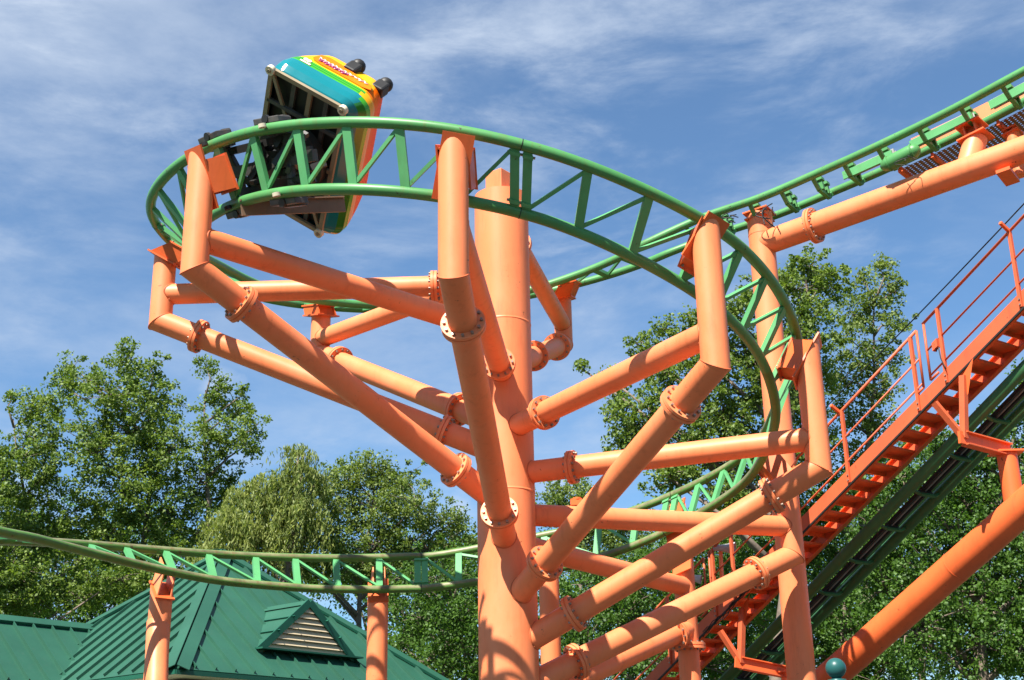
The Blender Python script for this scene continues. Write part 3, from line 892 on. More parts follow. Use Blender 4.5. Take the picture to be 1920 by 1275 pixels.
b = MB(); b.bar(lA2 + lw * .385 - ln_ * .02, lB2 + lw * .385 - ln_ * .02, .014, .02, M['grey'], ln_); b.bar(lA2 + lw * .43 + ln_ * .03, lB2 + lw * .43 + ln_ * .03, .06, .02, M['grease'], ln_); b.build('chain', lift)
b = MB(); b.bar(lA2 + lw * .66 + ln_ * .06, lB2 + lw * .66 + ln_ * .06, .05, .02, M['mint'], ln_); b.build('side_strip', lift)
LL = (lB2 - lA2).length; n_ = int(LL / .95)
for i in range(n_):
    c = lA2 + ld * (i + .5) * LL / n_
    b = MB()
    for p, q in ((c, c + lw * .22 - ln_ * .10), (c + lw * .22 - ln_ * .10, c + lw * (LW - .22) - ln_ * .10), (c + lw * (LW - .22) - ln_ * .10, c + lw * LW)):
        b.bar(p, q, .045, .05, M['dgreen'], ld)
    b.box(c + lw * LW / 2 - ln_ * .04, lw * .16, ld * .012, ln_ * .04, M['black'])
    b.build('tie', lift)
# inclined leg under the lift
lp0 = at(1590, 1240, 23.6); lp1 = at(1920, 951, 20.6); pd = (lp1 - lp0).normalized()
leg = thing('lift_support', 'thick inclined orange pipe under the lift hill with a short stub post', 'support pole', (lp0.x, lp0.y, 0))
b = MB(); q0 = lp0 - pd * (lp0.z / pd.z); q1 = lp1 + pd * 8; b.tube(q0, q1, .265, M['orange2'], 32)
for f_ in (.18, .3, .42, .54, .66): b.disc(q0.lerp(q1, f_), pd, .271, .02, M['orange2'], 32)
b.build('inclined_pipe', leg)
sb = q0.lerp(q1, frac(q0, q1, 1893, 955)); stp = at(1893, 850, sb.y); stp = Vector((sb.x, sb.y, stp.z))
b = MB(); b.tube(sb, stp, .16, M['orange2'], 28); b.build('stub_post', leg)
b = MB(); b.box(stp + Z * .01, Vector((.24, 0, 0)), Vector((0, .2, 0)), Z * .014, M['orange2']); b.build('head_plate', leg)
pc = at(1808, 822, stp.y - .6)
vframe(pc, [at(1806, 705, pc.y)], at(1752, 755, pc.y), at(1893, 845, stp.y))
pc2 = at(1389, 1243, 25.0)
vframe(pc2, [at(1392, 1140, 25.0)], at(1350, 1183, 25.0), at(1482, 1262, 25.4))
pq = at(1478, 1262, 25.4)
post2 = thing('lift_support', 'short orange post carrying a crossbeam at the bottom edge beside the tall pole', 'support pole', (pq.x, pq.y, 0))
b = MB(); b.tube((pq.x, pq.y, 0), (pq.x, pq.y, pq.z), .14, M['orange'], 24); b.build('pole', post2)
b = MB(); b.box((pq.x, pq.y, pq.z + .015), Vector((.22, 0, 0)), Vector((0, .22, 0)), Z * .014, M['orange2']); b.build('head_plate', post2)

# loudspeaker on the stair railing, and one lower down
def horn(P, d, label, r=.13):
    d = d.normalized(); th = thing('loudspeaker', label, 'loudspeaker', tuple(P), 'loudspeakers on the stair')
    b = MB(); b.sweep([P - d * .16, P - d * .1, P, P + d * .1, P + d * .17], [r * .45, r * .5, r * .62, r * .85, r], M['horn'], 20, caps=False)
    b.disc(P - d * .2, d, r * .5, .1, M['horn'], 18); b.build('horn_bell', th)
    b = MB(); b.disc(P + d * .05, d, r * .7, .02, M['grease'], 18); b.build('throat', th)
    return th
hp = at(1362, 1028, 25.2)
horn(hp, Vector((.9, -.3, -.12)), 'grey horn loudspeaker on a railing post of the stair')
b = MB(); b.bar(at(1351, 1034, 25.25), at(1357, 1150, 25.25), .055, .055, M['orange'], sd_); b.build('speaker_post', stair)
horn(at(1299, 1083, 25.6), Vector((.9, -.3, -.3)), 'smaller grey horn loudspeaker half hidden behind the flanged post', .09)
# cable beside the stair
ca = at(1640, 668, 24.6); cb = at(1928, 370, 19.6); cbb = cb + (cb - ca).normalized() * 1.5
caa = ca - (cb - ca) * .5
b = MB(); b.sweep([caa.lerp(cbb, t / 12) - Z * .06 * math.sin(math.pi * t / 12) for t in range(13)], .012, M['black'], 6)
b.build('cable', label='thin black cable slanting up beside the stair handrail', cat='cable', org=Vector(cbb))

# ball finial
fp = at(1567, 1253, 11.0)
fin = thing('finial_post', 'dark teal post with a round ball on top at the bottom edge', 'post', (fp.x, fp.y, 0))
b = MB(); b.sphere(fp, .083, M['finial'], 32, 20); b.build('ball', fin)
b = MB(); b.sweep([fp + Z * h for h in (-fp.z, -.12, -.115, -.09, -.085, -.07)], [.05, .05, .075, .075, .04, .04], M['finial'], 28); b.build('pole', fin)

# ------------------------------------------------------------------ the car
CPT = [Vector((-3.38290456, 16.33860877, 10.16057955 + CZ)), Vector((-2.32542878, 16.32287946, 9.47305781 + CZ)), Vector((-2.92768432, 18.34367022, 8.50192178 + CZ))]
eu = (CPT[1] - CPT[0]); ev = (CPT[2] - CPT[1]); LU, LV = eu.length, ev.length
un = eu.normalized(); vn = (ev - un * ev.dot(un)).normalized()
wn_ = un.cross(vn)
if wn_.x < 0: wn_ = -wn_
cc = (CPT[0] + CPT[2]) / 2
car = thing('coaster_car', 'tilted coaster car with teal, lime and orange striped tub high on the spiral', 'coaster car', tuple(cc))
def ringpt(s_, hu, hv, rc, h, lean=0.0, lv=0.0):
    """rounded rectangle point, s_ in 0..1"""
    n = 4; k = int(s_ * n) % n; f = s_ * n - k
    # corner centres
    cs = [(1, 1), (-1, 1), (-1, -1), (1, -1)]
    return k, f
def rrect(hu, hv, rc, nseg=8):
    pts = []
    for k, (sx_, sy_) in enumerate(((1, 1), (-1, 1), (-1, -1), (1, -1))):
        for j in range(nseg + 1):
            a = math.pi / 2 * (k + j / nseg)
            pts.append((sx_ * (hu - rc) + rc * math.cos(a), sy_ * (hv - rc) + rc * math.sin(a)))
    out_ = []
    for i in range(len(pts)):      # subdivide the straights
        p, q = pts[i], pts[(i + 1) % len(pts)]
        out_.append(p)
        if math.hypot(q[0] - p[0], q[1] - p[1]) > .3:
            for j in range(1, 6): out_.append((p[0] + (q[0] - p[0]) * j / 6, p[1] + (q[1] - p[1]) * j / 6))
    return out_
hu, hv = LU / 2 - .02, LV / 2 - .02
RNG = [(0.0, -.01, .14, 'teal'), (.06, .055, .2, 'teal'), (.17, .10, .24, 'teal'), (.28, .115, .26, 'teal'), (.38, .105, .26, 'lime'), (.42, .10, .26, 'dlime'), (.445, .096, .26, 'lime'), (.475, .092, .26, 'dlime'), (.50, .088, .26, 'lime'), (.56, .075, .26, 'amber'), (.76, .03, .25, 'amber'), (.98, -.03, .23, 'amber'), (1.16, -.08, .22, 'amber'), (1.24, -.12, .2, 'red')]
b = MB(); rings = []
for h, e, rc, mt in RNG:
    sh_ = .13 * min(1, h * 3.2)
    rings.append([cc + un * (x + sh_ * max(0, x / hu)) + vn * (y + sh_ * .9 * max(0, y / hv)) + wn_ * (h + (.10 * (y / hv if True else 0) * max(0, (h - .5))) ) for x, y in rrect(hu + e, hv + e, rc)])
n = len(rings[0])
for i in range(len(rings) - 1):
    bv = b.add(rings[i] + rings[i + 1], [(k, (k + 1) % n, n + (k + 1) % n, n + k) for k in range(n)], M[RNG[i][3]], True)
    for k in range(n):      # the end faces carry their own stripes: lime low down, amber, then orange-red
        m_ = (rings[i][k] + rings[i][(k + 1) % n]) / 2 - cc; h_ = RNG[i][0]
        if m_.dot(un) > hu + .02 + .05 * (h_ < .3) and h_ > .13:
            b.m[-n + k] = b.mi(M['dlime' if h_ < .28 else 'lime' if h_ < .38 else 'amber' if h_ < .56 else 'tang' if h_ < .76 else 'red'])
inner = [cc + un * x + vn * y + wn_ * .85 for x, y in rrect(hu - .2, hv - .2, .15)]
b.add(rings[-1] + inner, [(k, (k + 1) % n, n + (k + 1) % n, n + k) for k in range(n)], M['black'], True)
b.add(inner, [tuple(range(n))], M['black'])
b.build('tub', car)
# long-side panel (faces up-left of the picture) with script
b = MB(); base = cc - vn * (hv + .06)
def sp_(x, h, off=0.0):
    e = np.interp(h, [r_[0] for r_ in RNG], [r_[1] for r_ in RNG])
    return cc + un * (x + .13 * max(0, x / hu)) - vn * (hv + e + off) + wn_ * (h - .10 * max(0, h - .5))
pan = [(-.40, .72), (-.34, .64), (-.2, .60), (.1, .61), (.44, .60), (.54, .66), (.48, .84), (0, 1.02), (-.28, 1.06), (-.40, .98)]
V = [sp_(x, h, .004) for x, h in pan]; V2 = [sp_(x, h, .012) for x, h in pan]; k_ = len(pan)
b.add(V + V2, [tuple(range(k_, 2 * k_))] + [(i, (i + 1) % k_, k_ + (i + 1) % k_, k_ + i) for i in range(k_)], M['tang']); NP = b.build('name_panel', car)
def script(x0, x1, h0, amp, wl_, mat, r, name):
    b = MB(); n = 60
    pts = [sp_(x0 + (x1 - x0) * j / n + .018 * math.cos(j * wl_ * 2), h0 + amp * math.sin(j * wl_) * (.6 + .4 * math.sin(j * .37)), .018) for j in range(n + 1)]
    b.sweep(pts, r, M[mat], 5); b.build(name, NP)
script(-.34, .42, .80, .045, 1.15, 'script', .009, 'lettering')
script(-.30, .16, .73, .05, .9, 'purple', .012, 'lettering')
# small round emblem and caption on the green band
b = MB()
for cxx in (-.40, -.34): b.disc(sp_(cxx, .50, .006), vn, .035, .012, M['script'], 16)
b.bar(sp_(-.44, .41, .008), sp_(-.26, .41, .008), .012, .03, M['script'], wn_); b.build('emblem', car)
# underside frame
b = MB()
cor = [cc + un * sx_ * LU / 2 + vn * sy_ * LV / 2 for sx_, sy_ in ((-1, -1), (1, -1), (1, 1), (-1, 1))]
for i in range(4): b.bar(cor[i], cor[(i + 1) % 4], .07, .05, M['tanbar'], wn_)
for f_ in (.22, .5, .78): b.bar(cor[0].lerp(cor[3], f_), cor[1].lerp(cor[2], f_), .06, .05, M['tanbar'] if f_ == .5 else M['grease'], wn_)
for f_ in (.3, .52, .75): b.bar(cor[0].lerp(cor[1], f_) + wn_ * .06, cor[3].lerp(cor[2], f_) + wn_ * .06, .07, .05, M['tanbar'] if f_ == .52 else M['grease'], wn_)
b.bar(cor[0], cor[2], .05, .04, M['tanbar'], wn_)
b.build('underframe', car)
b = MB(); q = [p + wn_ * .09 for p in [cc + un * x + vn * y for x, y in rrect(hu - .02, hv - .02, .12)]]
b.add(q, [tuple(range(len(q)))], M['black']); b.build('floor_pan', car)
for p in cor:
    b = MB(); b.disc(p - wn_ * .03, wn_, .072, .07, M['ivory'], 24); b.disc(p - wn_ * .072, wn_, .03, .02, M['tanbar'], 12); b.build('corner_roller', car)
for y in (-.55, .05, .95, 1.08):
    pass
for sx_, sy_ in ((.15, -.93), (.98, -.88), (.8, .5), (.30, .8)):
    c = cc + un * (hu * sx_) + vn * (hv * sy_) + wn_ * 1.20
    b = MB(); b.sphere(c, .115, M['black'], 16, 10); b.box(c - wn_ * .16, un * .10, vn * .10, wn_ * .12, M['black']); b.build('headrest', car, bevel=.03)
# chassis: turntable and bogies gripping both rails
us_ = u_phi(231.5)
a, o, t, B, N = sec(us_); C = (a + o) / 2
tt = cc - wn_ * .10
b = MB(); b.disc(tt, wn_, .56, .14, M['black'], 40); b.disc(tt - wn_ * .10, wn_, .30, .18, M['black'], 32)
for j in range(10):
    an = 2 * math.pi * j / 10; b.bar(tt - wn_ * .06, tt + (un * math.cos(an) + vn * math.sin(an)) * .5 - wn_ * .06, .05, .04, M['grease'], wn_)
b.build('turntable', car)
b = MB()
for p, q, w_, h_, m_ in ((C + N * .32 - t * .9, C + N * .32 + t * .8, .16, .10, 'grease'), (C + N * .25 - t * .75 - B * .3, C + N * .25 + t * .7 - B * .3, .10, .08, 'black'), (C + N * .25 - t * .75 + B * .3, C + N * .25 + t * .7 + B * .3, .10, .08, 'black'),
                     (C + N * .3, tt - wn_ * .1, .34, .3, 'black'), (C + N * .3 + t * .3, tt + un * .3 - wn_ * .05, .12, .12, 'grease'), (C + N * .3 - t * .4, tt - un * .3 - wn_ * .05, .12, .12, 'grease')):
    b.bar(p, q, w_, h_, M[m_], N)
rr_ = random.Random(5)
for j in range(30):
    p = C + N * rr_.uniform(.15, .5) + t * rr_.uniform(-.55, .5) + B * rr_.uniform(-.35, .35); q = p + Vector((rr_.uniform(-.3, .3), rr_.uniform(-.2, .2), rr_.uniform(-.3, .3)))
    b.bar(p, q, .09, .06, M['black' if j % 4 else 'grease'], N)
b.build('chassis', car)
for ub in (u_phi(222.5), u_phi(235.0)):
    for side in (0, 1):
        a, o, t, B, N = sec(ub); P = o if side else a; outw = B if side else -B
        b = MB()
        b.box(P + outw * .12 + N * .12, outw * .045, t * .24, N * .13, M['grease']); b.box(P + outw * .06 + N * .22, outw * .13, t * .18, N * .07, M['grease'])
        b.bar(P + N * .22, C * .0 + (a + o) / 2 + N * .3, .10, .08, M['grease'], N)
        bo = b.build('bogie', car, bevel=.012)
        for s_ in (-.16, .16):
            b = MB(); b.disc(P + N * (RR + .11) + t * s_, B, .11, .07, M['black'], 24); b.disc(P + N * (RR + .11) + t * s_, B, .045, .085, M['grey'], 12); b.build('wheel', bo)
        b = MB(); b.disc(P + outw * (RR + .06) + t * .0, N, .06, .05, M['black'], 24); b.build('guide_wheel', bo)
        b = MB(); b.disc(P - N * (RR + .06) + t * .05 + outw * .03, B, .055, .05, M['ivory' if ub > u_phi(230) else 'black'], 24); b.build('upstop_wheel', bo)
# brown drive plate along the inner rail
a, o, t, B, N = sec(u_phi(230))
p0 = at(452, 390, a.y + .25); p1 = at(646, 383, a.y + .9)
b = MB(); b.bar(p0, p1, .04, .22, M['brown'], B); b.bar(p0 + B * .1, p1 + B * .1, .14, .02, M['brown'], B); b.build('drive_plate', car)

# ------------------------------------------------------------------ pavilion
YC = 30.0
P0 = at(330, 1253, YC); ze = P0.z
def on_z(px, py, z):
    return ray_plane(px, py, (0, 0, z), Vector((0, 0, 1)))
P1 = on_z(870, 1298, ze); P2 = on_z(-165, 1327, ze)
L1 = (P1 - P0).length; L2 = (P2 - P0).length
e1 = (P1 - P0).normalized(); e2 = (P2 - P0); e2 = (e2 - e1 * e2.dot(e1)).normalized(); LB = max(L1, 0) * .5 + .5 * L2
LB = L1
Pr, Pl = P0 + e1 * LB, P0 + e2 * LB; Pb = P0 + e1 * LB + e2 * LB
ctr = (P0 + Pb) / 2
# apex height from the picture
apx = None
for i in range(400):
    z = ze + .02 * i
    q = proj((ctr.x, ctr.y, z))
    if q[1] < 1036: apx = Vector((ctr.x, ctr.y, z)); break
bld = thing('pavilion', 'pavilion with a green standing-seam metal hip roof and a louvred gable', 'building', (ctr.x, ctr.y, 0))
def roof_face(b, A, Bp, apex_pts, mat):
    b.add([A, Bp] + apex_pts, [tuple(range(2 + len(apex_pts)))], mat)
def hipface(name, A, Bq, top):
    """triangular slope A-B eave with seams running up the slope"""
    b = MB(); n = (Bq - A).cross(top - A).normalized()
    if n.z < 0: n = -n
    th_ = n * .03
    V = [A, Bq, top]; V8 = [v - th_ for v in V] + [v for v in V]
    b.add(V8, [(0, 1, 2), (3, 4, 5), (0, 1, 4, 3), (1, 2, 5, 4), (2, 0, 3, 5)], M['roof'])
    e = (Bq - A); Lh = e.length; e.normalize(); foot = A + e * ((top - A).dot(e)); s_ = (top - foot); Hs = s_.length; s_.normalize(); xm = (foot - A).length
    k = int(Lh / .55)
    for i in range(1, k):
        x = i * Lh / k; hh = Hs * (x / xm if x < xm else (Lh - x) / (Lh - xm))
        p = A + e * x; b.box(p + s_ * hh / 2 + n * .025, s_ * (hh / 2 - .06), e * .014, n * .05, M['roof'])
    b.build('roof_slope', bld)
    return n, e, s_
nR, eR, sR = hipface('r', P0, Pr, apx)
nL, eL, sL = hipface('l', P0, Pl, apx)
hipface('br', Pr, Pb, apx); hipface('bl', Pl, Pb, apx)
for P in (P0, Pr, Pl, Pb):
    b = MB(); d = (apx - P)
    for nn_ in ((nR, nL) if P is P0 else ((nR, -e1 * -1 + Z * .6) if P is Pr else ((nL, -e2 * -1 + Z * .6) if P is Pl else (e1 + Z * .6, e2 + Z * .6)))):
        nn_ = nn_.normalized(); sdv = d.normalized().cross(nn_).normalized()
        inn = sdv if (sdv.dot(ctr - P - (ctr - P).project(d)) if False else 1) else sdv
        b.bar(P + nn_ * .075, apx + nn_ * .075, .01, .01, M['roof'], nn_)
    up_ = Vector((0, 0, 1)); sdv = d.normalized().cross(up_).normalized()
    # two folded wings of the hip cap
    if P is P0: A1, A2 = nR, nL
    elif P is Pr: A1, A2 = nR, (Pb - Pr).cross(apx - Pr).normalized() * (1 if (Pb - Pr).cross(apx - Pr).z > 0 else -1)
    elif P is Pl: A1, A2 = nL, (Pb - Pl).cross(apx - Pl).normalized() * (1 if (Pb - Pl).cross(apx - Pl).z > 0 else -1)
    else: A1, A2 = nR * 0 + Z, Z
    for nn_ in (A1, A2):
        w_ = d.normalized().cross(nn_).normalized(); side = 1 if (P + w_ - ctr).dot(nn_) > 0 else -1
        other = A2 if nn_ is A1 else A1
        if w_.dot(other) > 0: w_ = -w_
        c_ = (P + apx) / 2 + nn_ * .085 + w_ * .13
        b.box(c_, d / 2, w_ * .15, nn_ * .01, M['roof'])
        b.box(c_ + w_ * .145 - nn_ * .03, d / 2, w_ * .006, nn_ * .03, M['roofd'])
    b.build('hip_cap', bld)
# fascia, soffit and walls
for A, Bq in ((P0, Pr), (P0, Pl), (Pr, Pb), (Pl, Pb)):
    b = MB(); b.bar(A - Z * .075, Bq - Z * .075, .05, .10, M['roofd']); b.build('fascia', bld)
b = MB(); ins = .7
Q = [P0 + (e1 + e2) * ins, Pr + (-e1 + e2) * ins, Pb - (e1 + e2) * ins, Pl + (e1 - e2) * ins]
for p, q in zip(Q, Q[1:] + Q[:1]):
    c_ = (p + q) / 2; c_.z = (ze - .2) / 2; b.box(c_, (q - p) / 2, (q - p).normalized().cross(Z) * .08, Z * (ze - .2) / 2, M['wall'])
b.build('wall', bld)
b = MB(); b.add([p - Z * .12 for p in (P0, Pr, Pb, Pl)], [(0, 1, 2, 3)], M['wall']); b.build('soffit', bld)
# lower wing at the left
nrm = -e1 if False else None
wdir = (-e1)          # the wing runs out from the left slope, towards the front
V0 = ray_plane(172, 1176, P0, nL)
wlen = 16.0
zr = V0.z; hw = (zr - ze) / (nL.xy.length / nL.z)
W0 = V0 + wdir * wlen
# eave line of the wing, on the camera's side (towards +eave e2 reversed)
side_v = -e2
pit = Vector((side_v.x * hw, side_v.y * hw, -(zr - ze)))
back = Vector((-side_v.x * hw, -side_v.y * hw, -(zr - ze)))
tv = V0 + pit; tvb = V0 + back
# valley foot: where the wing eave meets the main eave line
def to_main(p):   # slide along wdir until it meets the left slope plane
    return p - wdir * ((p - P0).dot(nL) / wdir.dot(nL)) if abs(wdir.dot(nL)) > 1e-4 else p
for nm, off in (('f', pit), ('b', back)):
    b = MB(); A0 = to_main(V0 + off); A1 = W0 + off; n = (V0 - W0).cross(off).normalized()
    if n.z < 0: n = -n
    b.add([V0, W0, A1, A0], [(0, 1, 2, 3)], M['roof']); b.add([v - n * .03 for v in (V0, W0, A1, A0)], [(0, 1, 2, 3)], M['roof'])
    k = int(wlen / .55); on = off.normalized()
    for i in range(-8, k):
        x = i * .55 + .25; p = V0 + wdir * x
        # clip against the valley
        full = off.length; st_ = 0
        if x < 0:
            st_ = full * (-x) / max(1e-3, (A0 - (V0 + off)).dot(-wdir))
        if st_ >= full: continue
        q0_, q1_ = p + on * (st_ + .1), p + on * (full - .02)
        if (q1_ - q0_).length > .1 and (q1_ - q0_).dot(on) > 0: b.box((q0_ + q1_) / 2 + n * .025, (q1_ - q0_) / 2, wdir * .016, n * .06, M['roof'])
    b.bar(V0 + on * .12 + n * .08, W0 + on * .12 + n * .08, .28, .02, M['roof'], n); b.bar(V0 + on * .25 + n * .05, W0 + on * .25 + n * .05, .015, .08, M['roofd'], n)
    b.build('wing_roof', bld)
b = MB(); b.bar(to_main(V0 + pit) - Z * .12, W0 + pit - Z * .12, .06, .2, M['roofd']); b.build('fascia', bld)
b = MB()
c_ = (V0 + pit + W0 + pit) / 2 - side_v * .6; c_.z = ze / 2 - .1; b.box(c_, wdir * wlen / 2, side_v * .08, Z * (ze / 2 - .12), M['wall']); b.build('wall', bld)
# louvred gable on the right slope
D1 = ray_plane(484, 1217, P0, nR); D2 = ray_plane(658, 1236, P0, nR); D2.z = D1.z
hD = (D2 - D1); hD.z = 0; hDn = e1; D2 = D1 + e1 * hD.dot(e1)
gn = Vector((nR.x, nR.y, 0)).normalized()
GA = ray_plane(577, 1130, D1, gn); mid_ = (D1 + D2) / 2; GA = Vector((mid_.x, mid_.y, GA.z))
tR = (GA - P0).dot(nR) / gn.dot(nR); GB = GA - gn * tR
b = MB()
for A in (D1, D2):
    nn_ = (GA - A).cross(GB - A).normalized(); nn_ = nn_ if nn_.z > 0 else -nn_
    b.add([A + gn * .08 + nn_ * .02, GA + gn * .08 + nn_ * .02, GB + nn_ * .02, A + nn_ * .02 - gn * .02], [(0, 1, 2, 3)], M['roof'])
    b.add([A + gn * .08 - nn_ * .02, GA + gn * .08 - nn_ * .02, GB - nn_ * .02, A - nn_ * .02 - gn * .02], [(0, 1, 2, 3)], M['roof'])
    b.bar(A + gn * .09 - (GA - A) * .06, GA + gn * .09, .04, .19, M['roofd'], nn_)
    b.bar(GA + gn * .08 + nn_ * .05 + (A - GA).normalized() * .08, GB + nn_ * .05 + (A - GA).normalized() * .08, .2, .015, M['roof'], nn_)
    for f_ in (.35, .65):
        b.bar(GA.lerp(A, f_) + gn * .2 + nn_ * .04, GB.lerp(A, f_) + nn_ * .04, .025, .05, M['roofd'], nn_)
b.bar(D1 + gn * .2 + Z * .0 - e1 * .15, D2 + gn * .2 + e1 * .15, .30, .04, M['roofd'])
g_ = b.build('gable_roof', bld)
b = MB(); nl = 9
b.add([D1 + gn * .02, D2 + gn * .02, GA + gn * .02], [(0, 1, 2)], M['louvre'])
for i in range(nl):
    f0 = (i + .08) / nl; f1 = (i + 1) / nl
    a0, a1 = D1.lerp(GA, f0), D2.lerp(GA, f0); b0, b1 = D1.lerp(GA, f1), D2.lerp(GA, f1)
    q = [a0 + gn * .10, a1 + gn * .10, b1 + gn * .03, b0 + gn * .03]
    b.add(q, [(0, 1, 2, 3)], M['louvre']); b.add([a0 + gn * .10, a1 + gn * .10, a1 + gn * .02 , a0 + gn * .02], [(0, 1, 2, 3)], M['roofd'])
b.build('louvre', bld)

# ------------------------------------------------------------------ ground
b = MB(); b.add([(-600, -400, 0), (600, -400, 0), (600, 1200, 0), (-600, 1200, 0)], [(0, 1, 2, 3)], M['grassg']); b.build('ground', kind='structure')
b = MB(); b.add([(-16, -14, .004), (18, -14, .004), (18, 29, .004), (-16, 29, .004)], [(0, 1, 2, 3)], M['ground']); b.build('pavement', kind='structure')

# ------------------------------------------------------------------ trees
def leaves(centres, radii, nleaf, size, mat, name, parent, aspect=.75, droop=0.0, seed=0, flat=.8):
    r = np.random.default_rng(seed)
    C_ = np.repeat(np.array(centres), nleaf, axis=0); Rr = np.repeat(np.array(radii), nleaf)
    n = len(C_)
    d = r.normal(size=(n, 3)); d /= np.linalg.norm(d, axis=1)[:, None]
    d *= (Rr * r.random(n) ** .45)[:, None]; d[:, 2] *= flat
    P = C_ + d
    nrm = r.normal(size=(n, 3)) + np.array([0, -.1, .55]); nrm /= np.linalg.norm(nrm, axis=1)[:, None]
    a = r.normal(size=(n, 3)); a -= nrm * (a * nrm).sum(1)[:, None]
    if droop:
        a = np.array([0, 0, -1.0]) + r.normal(size=(n, 3)) * droop
        nrm = r.normal(size=(n, 3)); nrm -= a * ((a * nrm).sum(1) / (a * a).sum(1))[:, None]; nrm /= np.linalg.norm(nrm, axis=1)[:, None]
    a /= np.linalg.norm(a, axis=1)[:, None]
    c = np.cross(nrm, a)
    s_ = size * (.65 + .7 * r.random(n))[:, None]
    fold = nrm * s_ * .12
    V = np.stack([P - a * s_ * .55, P + c * s_ * aspect * .5 - a * s_ * .08 + fold, P + a * s_ * .55, P - c * s_ * aspect * .5 - a * s_ * .08 + fold], 1).reshape(-1, 3)
    V -= np.array(parent['_o'])
    me = bpy.data.meshes.new(name)
    me.vertices.add(4 * n); me.vertices.foreach_set('co', V.astype(np.float32).ravel())
    me.loops.add(4 * n); me.loops.foreach_set('vertex_index', np.arange(4 * n, dtype=np.int32))
    me.polygons.add(n); me.polygons.foreach_set('loop_start', np.arange(0, 4 * n, 4, dtype=np.int32)); me.polygons.foreach_set('loop_total', np.full(n, 4, dtype=np.int32))
    me.update(calc_edges=True); me.materials.append(mat)
    o = bpy.data.objects.new(name, me); COL.objects.link(o); o.parent = parent
    return n
NLEAF = 0
def tree(label, name, base_px, Y, lobes, mat, leaf=.13, dens=1.0, nl=26, crad=.38, seed=1, group='trees behind the ride', trunk_r=.16, kind='tree', topz=None, inner=.35, shr=1.0):
    """lobes: (px, py, rx_px, ry_px, dY) rounded leaf masses; trunk stands at base_px"""
    global NLEAF
    r = np.random.default_rng(seed); rd = random.Random(seed)
    base = at(base_px, 1275, Y); base.z = 0
    t = thing(name, label, kind, (base.x, base.y, 0), group)
    L3 = []
    for px, py, rx, ry, dY in lobes:
        c = at(px, py, Y + dY); m = (c - Vector((0, 0, CZ))).length / F
        L3.append((c, rx * m * shr, ry * m * shr))
    tb = MB()
    top = max(c.z for c, _, _ in L3) ; topc = max(L3, key=lambda q: q[0].z)[0]
    # trunk path drifts from the base to the highest lobe
    hz = min(c.z - rz for c, _, rz in L3)
    def trunk(z):
        f = max(0, min(1, z / topc.z)); return Vector((base.x + (topc.x - base.x) * f ** 1.6 + .10 * math.sin(z * .9 + seed), base.y + (topc.y - base.y) * f ** 1.4, z))
    N_ = 16; tp = [trunk(topc.z * .95 * i / N_) for i in range(N_ + 1)]
    tb.sweep(tp, [trunk_r * (1 - .95 * i / N_) + .008 for i in range(N_ + 1)], M['bark'], 9)
    cen = []; rad = []
    for c, rx, rz in L3:
        ry_ = (rx + rz) * .5
        zs = max(.8, min(topc.z * .93, c.z - max(.6 * rz, (Vector((c.x, c.y, 0)) - Vector((trunk(c.z).x, trunk(c.z).y, 0))).length * .8)))
        s0 = trunk(zs); rr0 = trunk_r * (1 - .8 * zs / topc.z) * .55 + .015
        mid = s0.lerp(c, .5) + Vector((rd.uniform(-.2, .2), rd.uniform(-.2, .2), .15))
        pts = [s0, s0.lerp(mid, .6), mid, c]; tb.sweep(pts, [rr0, rr0 * .75, rr0 * .55, rr0 * .3], M['bark'], 6)
        vol = rx * ry_ * rz
        k = max(4, int(dens * 11.5 * (rx * ry_ + rx * rz + rz * ry_) / (crad ** 2) * .22))
        for j in range(k):
            d = r.normal(size=3); d /= np.linalg.norm(d)
            rho = r.random() ** inner
            lump = 1 + .30 * math.sin(6 * d[0] + seed) * math.cos(5 * d[2] + 4 * d[1])
            far = r.random() < .16
            if far: rho = 1.02 + .34 * r.random(); d[2] = d[2] * .8 + .25
            p = np.array(c) + d * np.array([rx, ry_, rz]) * rho * lump
            cen.append(p); rad.append(crad * ((.38 + .3 * r.random()) if far else (.55 + .6 * r.random())))
            if j % 3 == 0:
                q = Vector(p); m2 = Vector(c).lerp(q, .5) + Vector((rd.uniform(-.15, .15), rd.uniform(-.15, .15), rd.uniform(0, .15)))
                tb.sweep([c, m2, q], [rr0 * .3, rr0 * .18, .006], M['bark'], 4, caps=False)
    tb.build('trunk', t)
    NLEAF += leaves(cen, rad, int(nl * 1.75), leaf * .72, mat, 'crown', t, seed=seed)
    return t
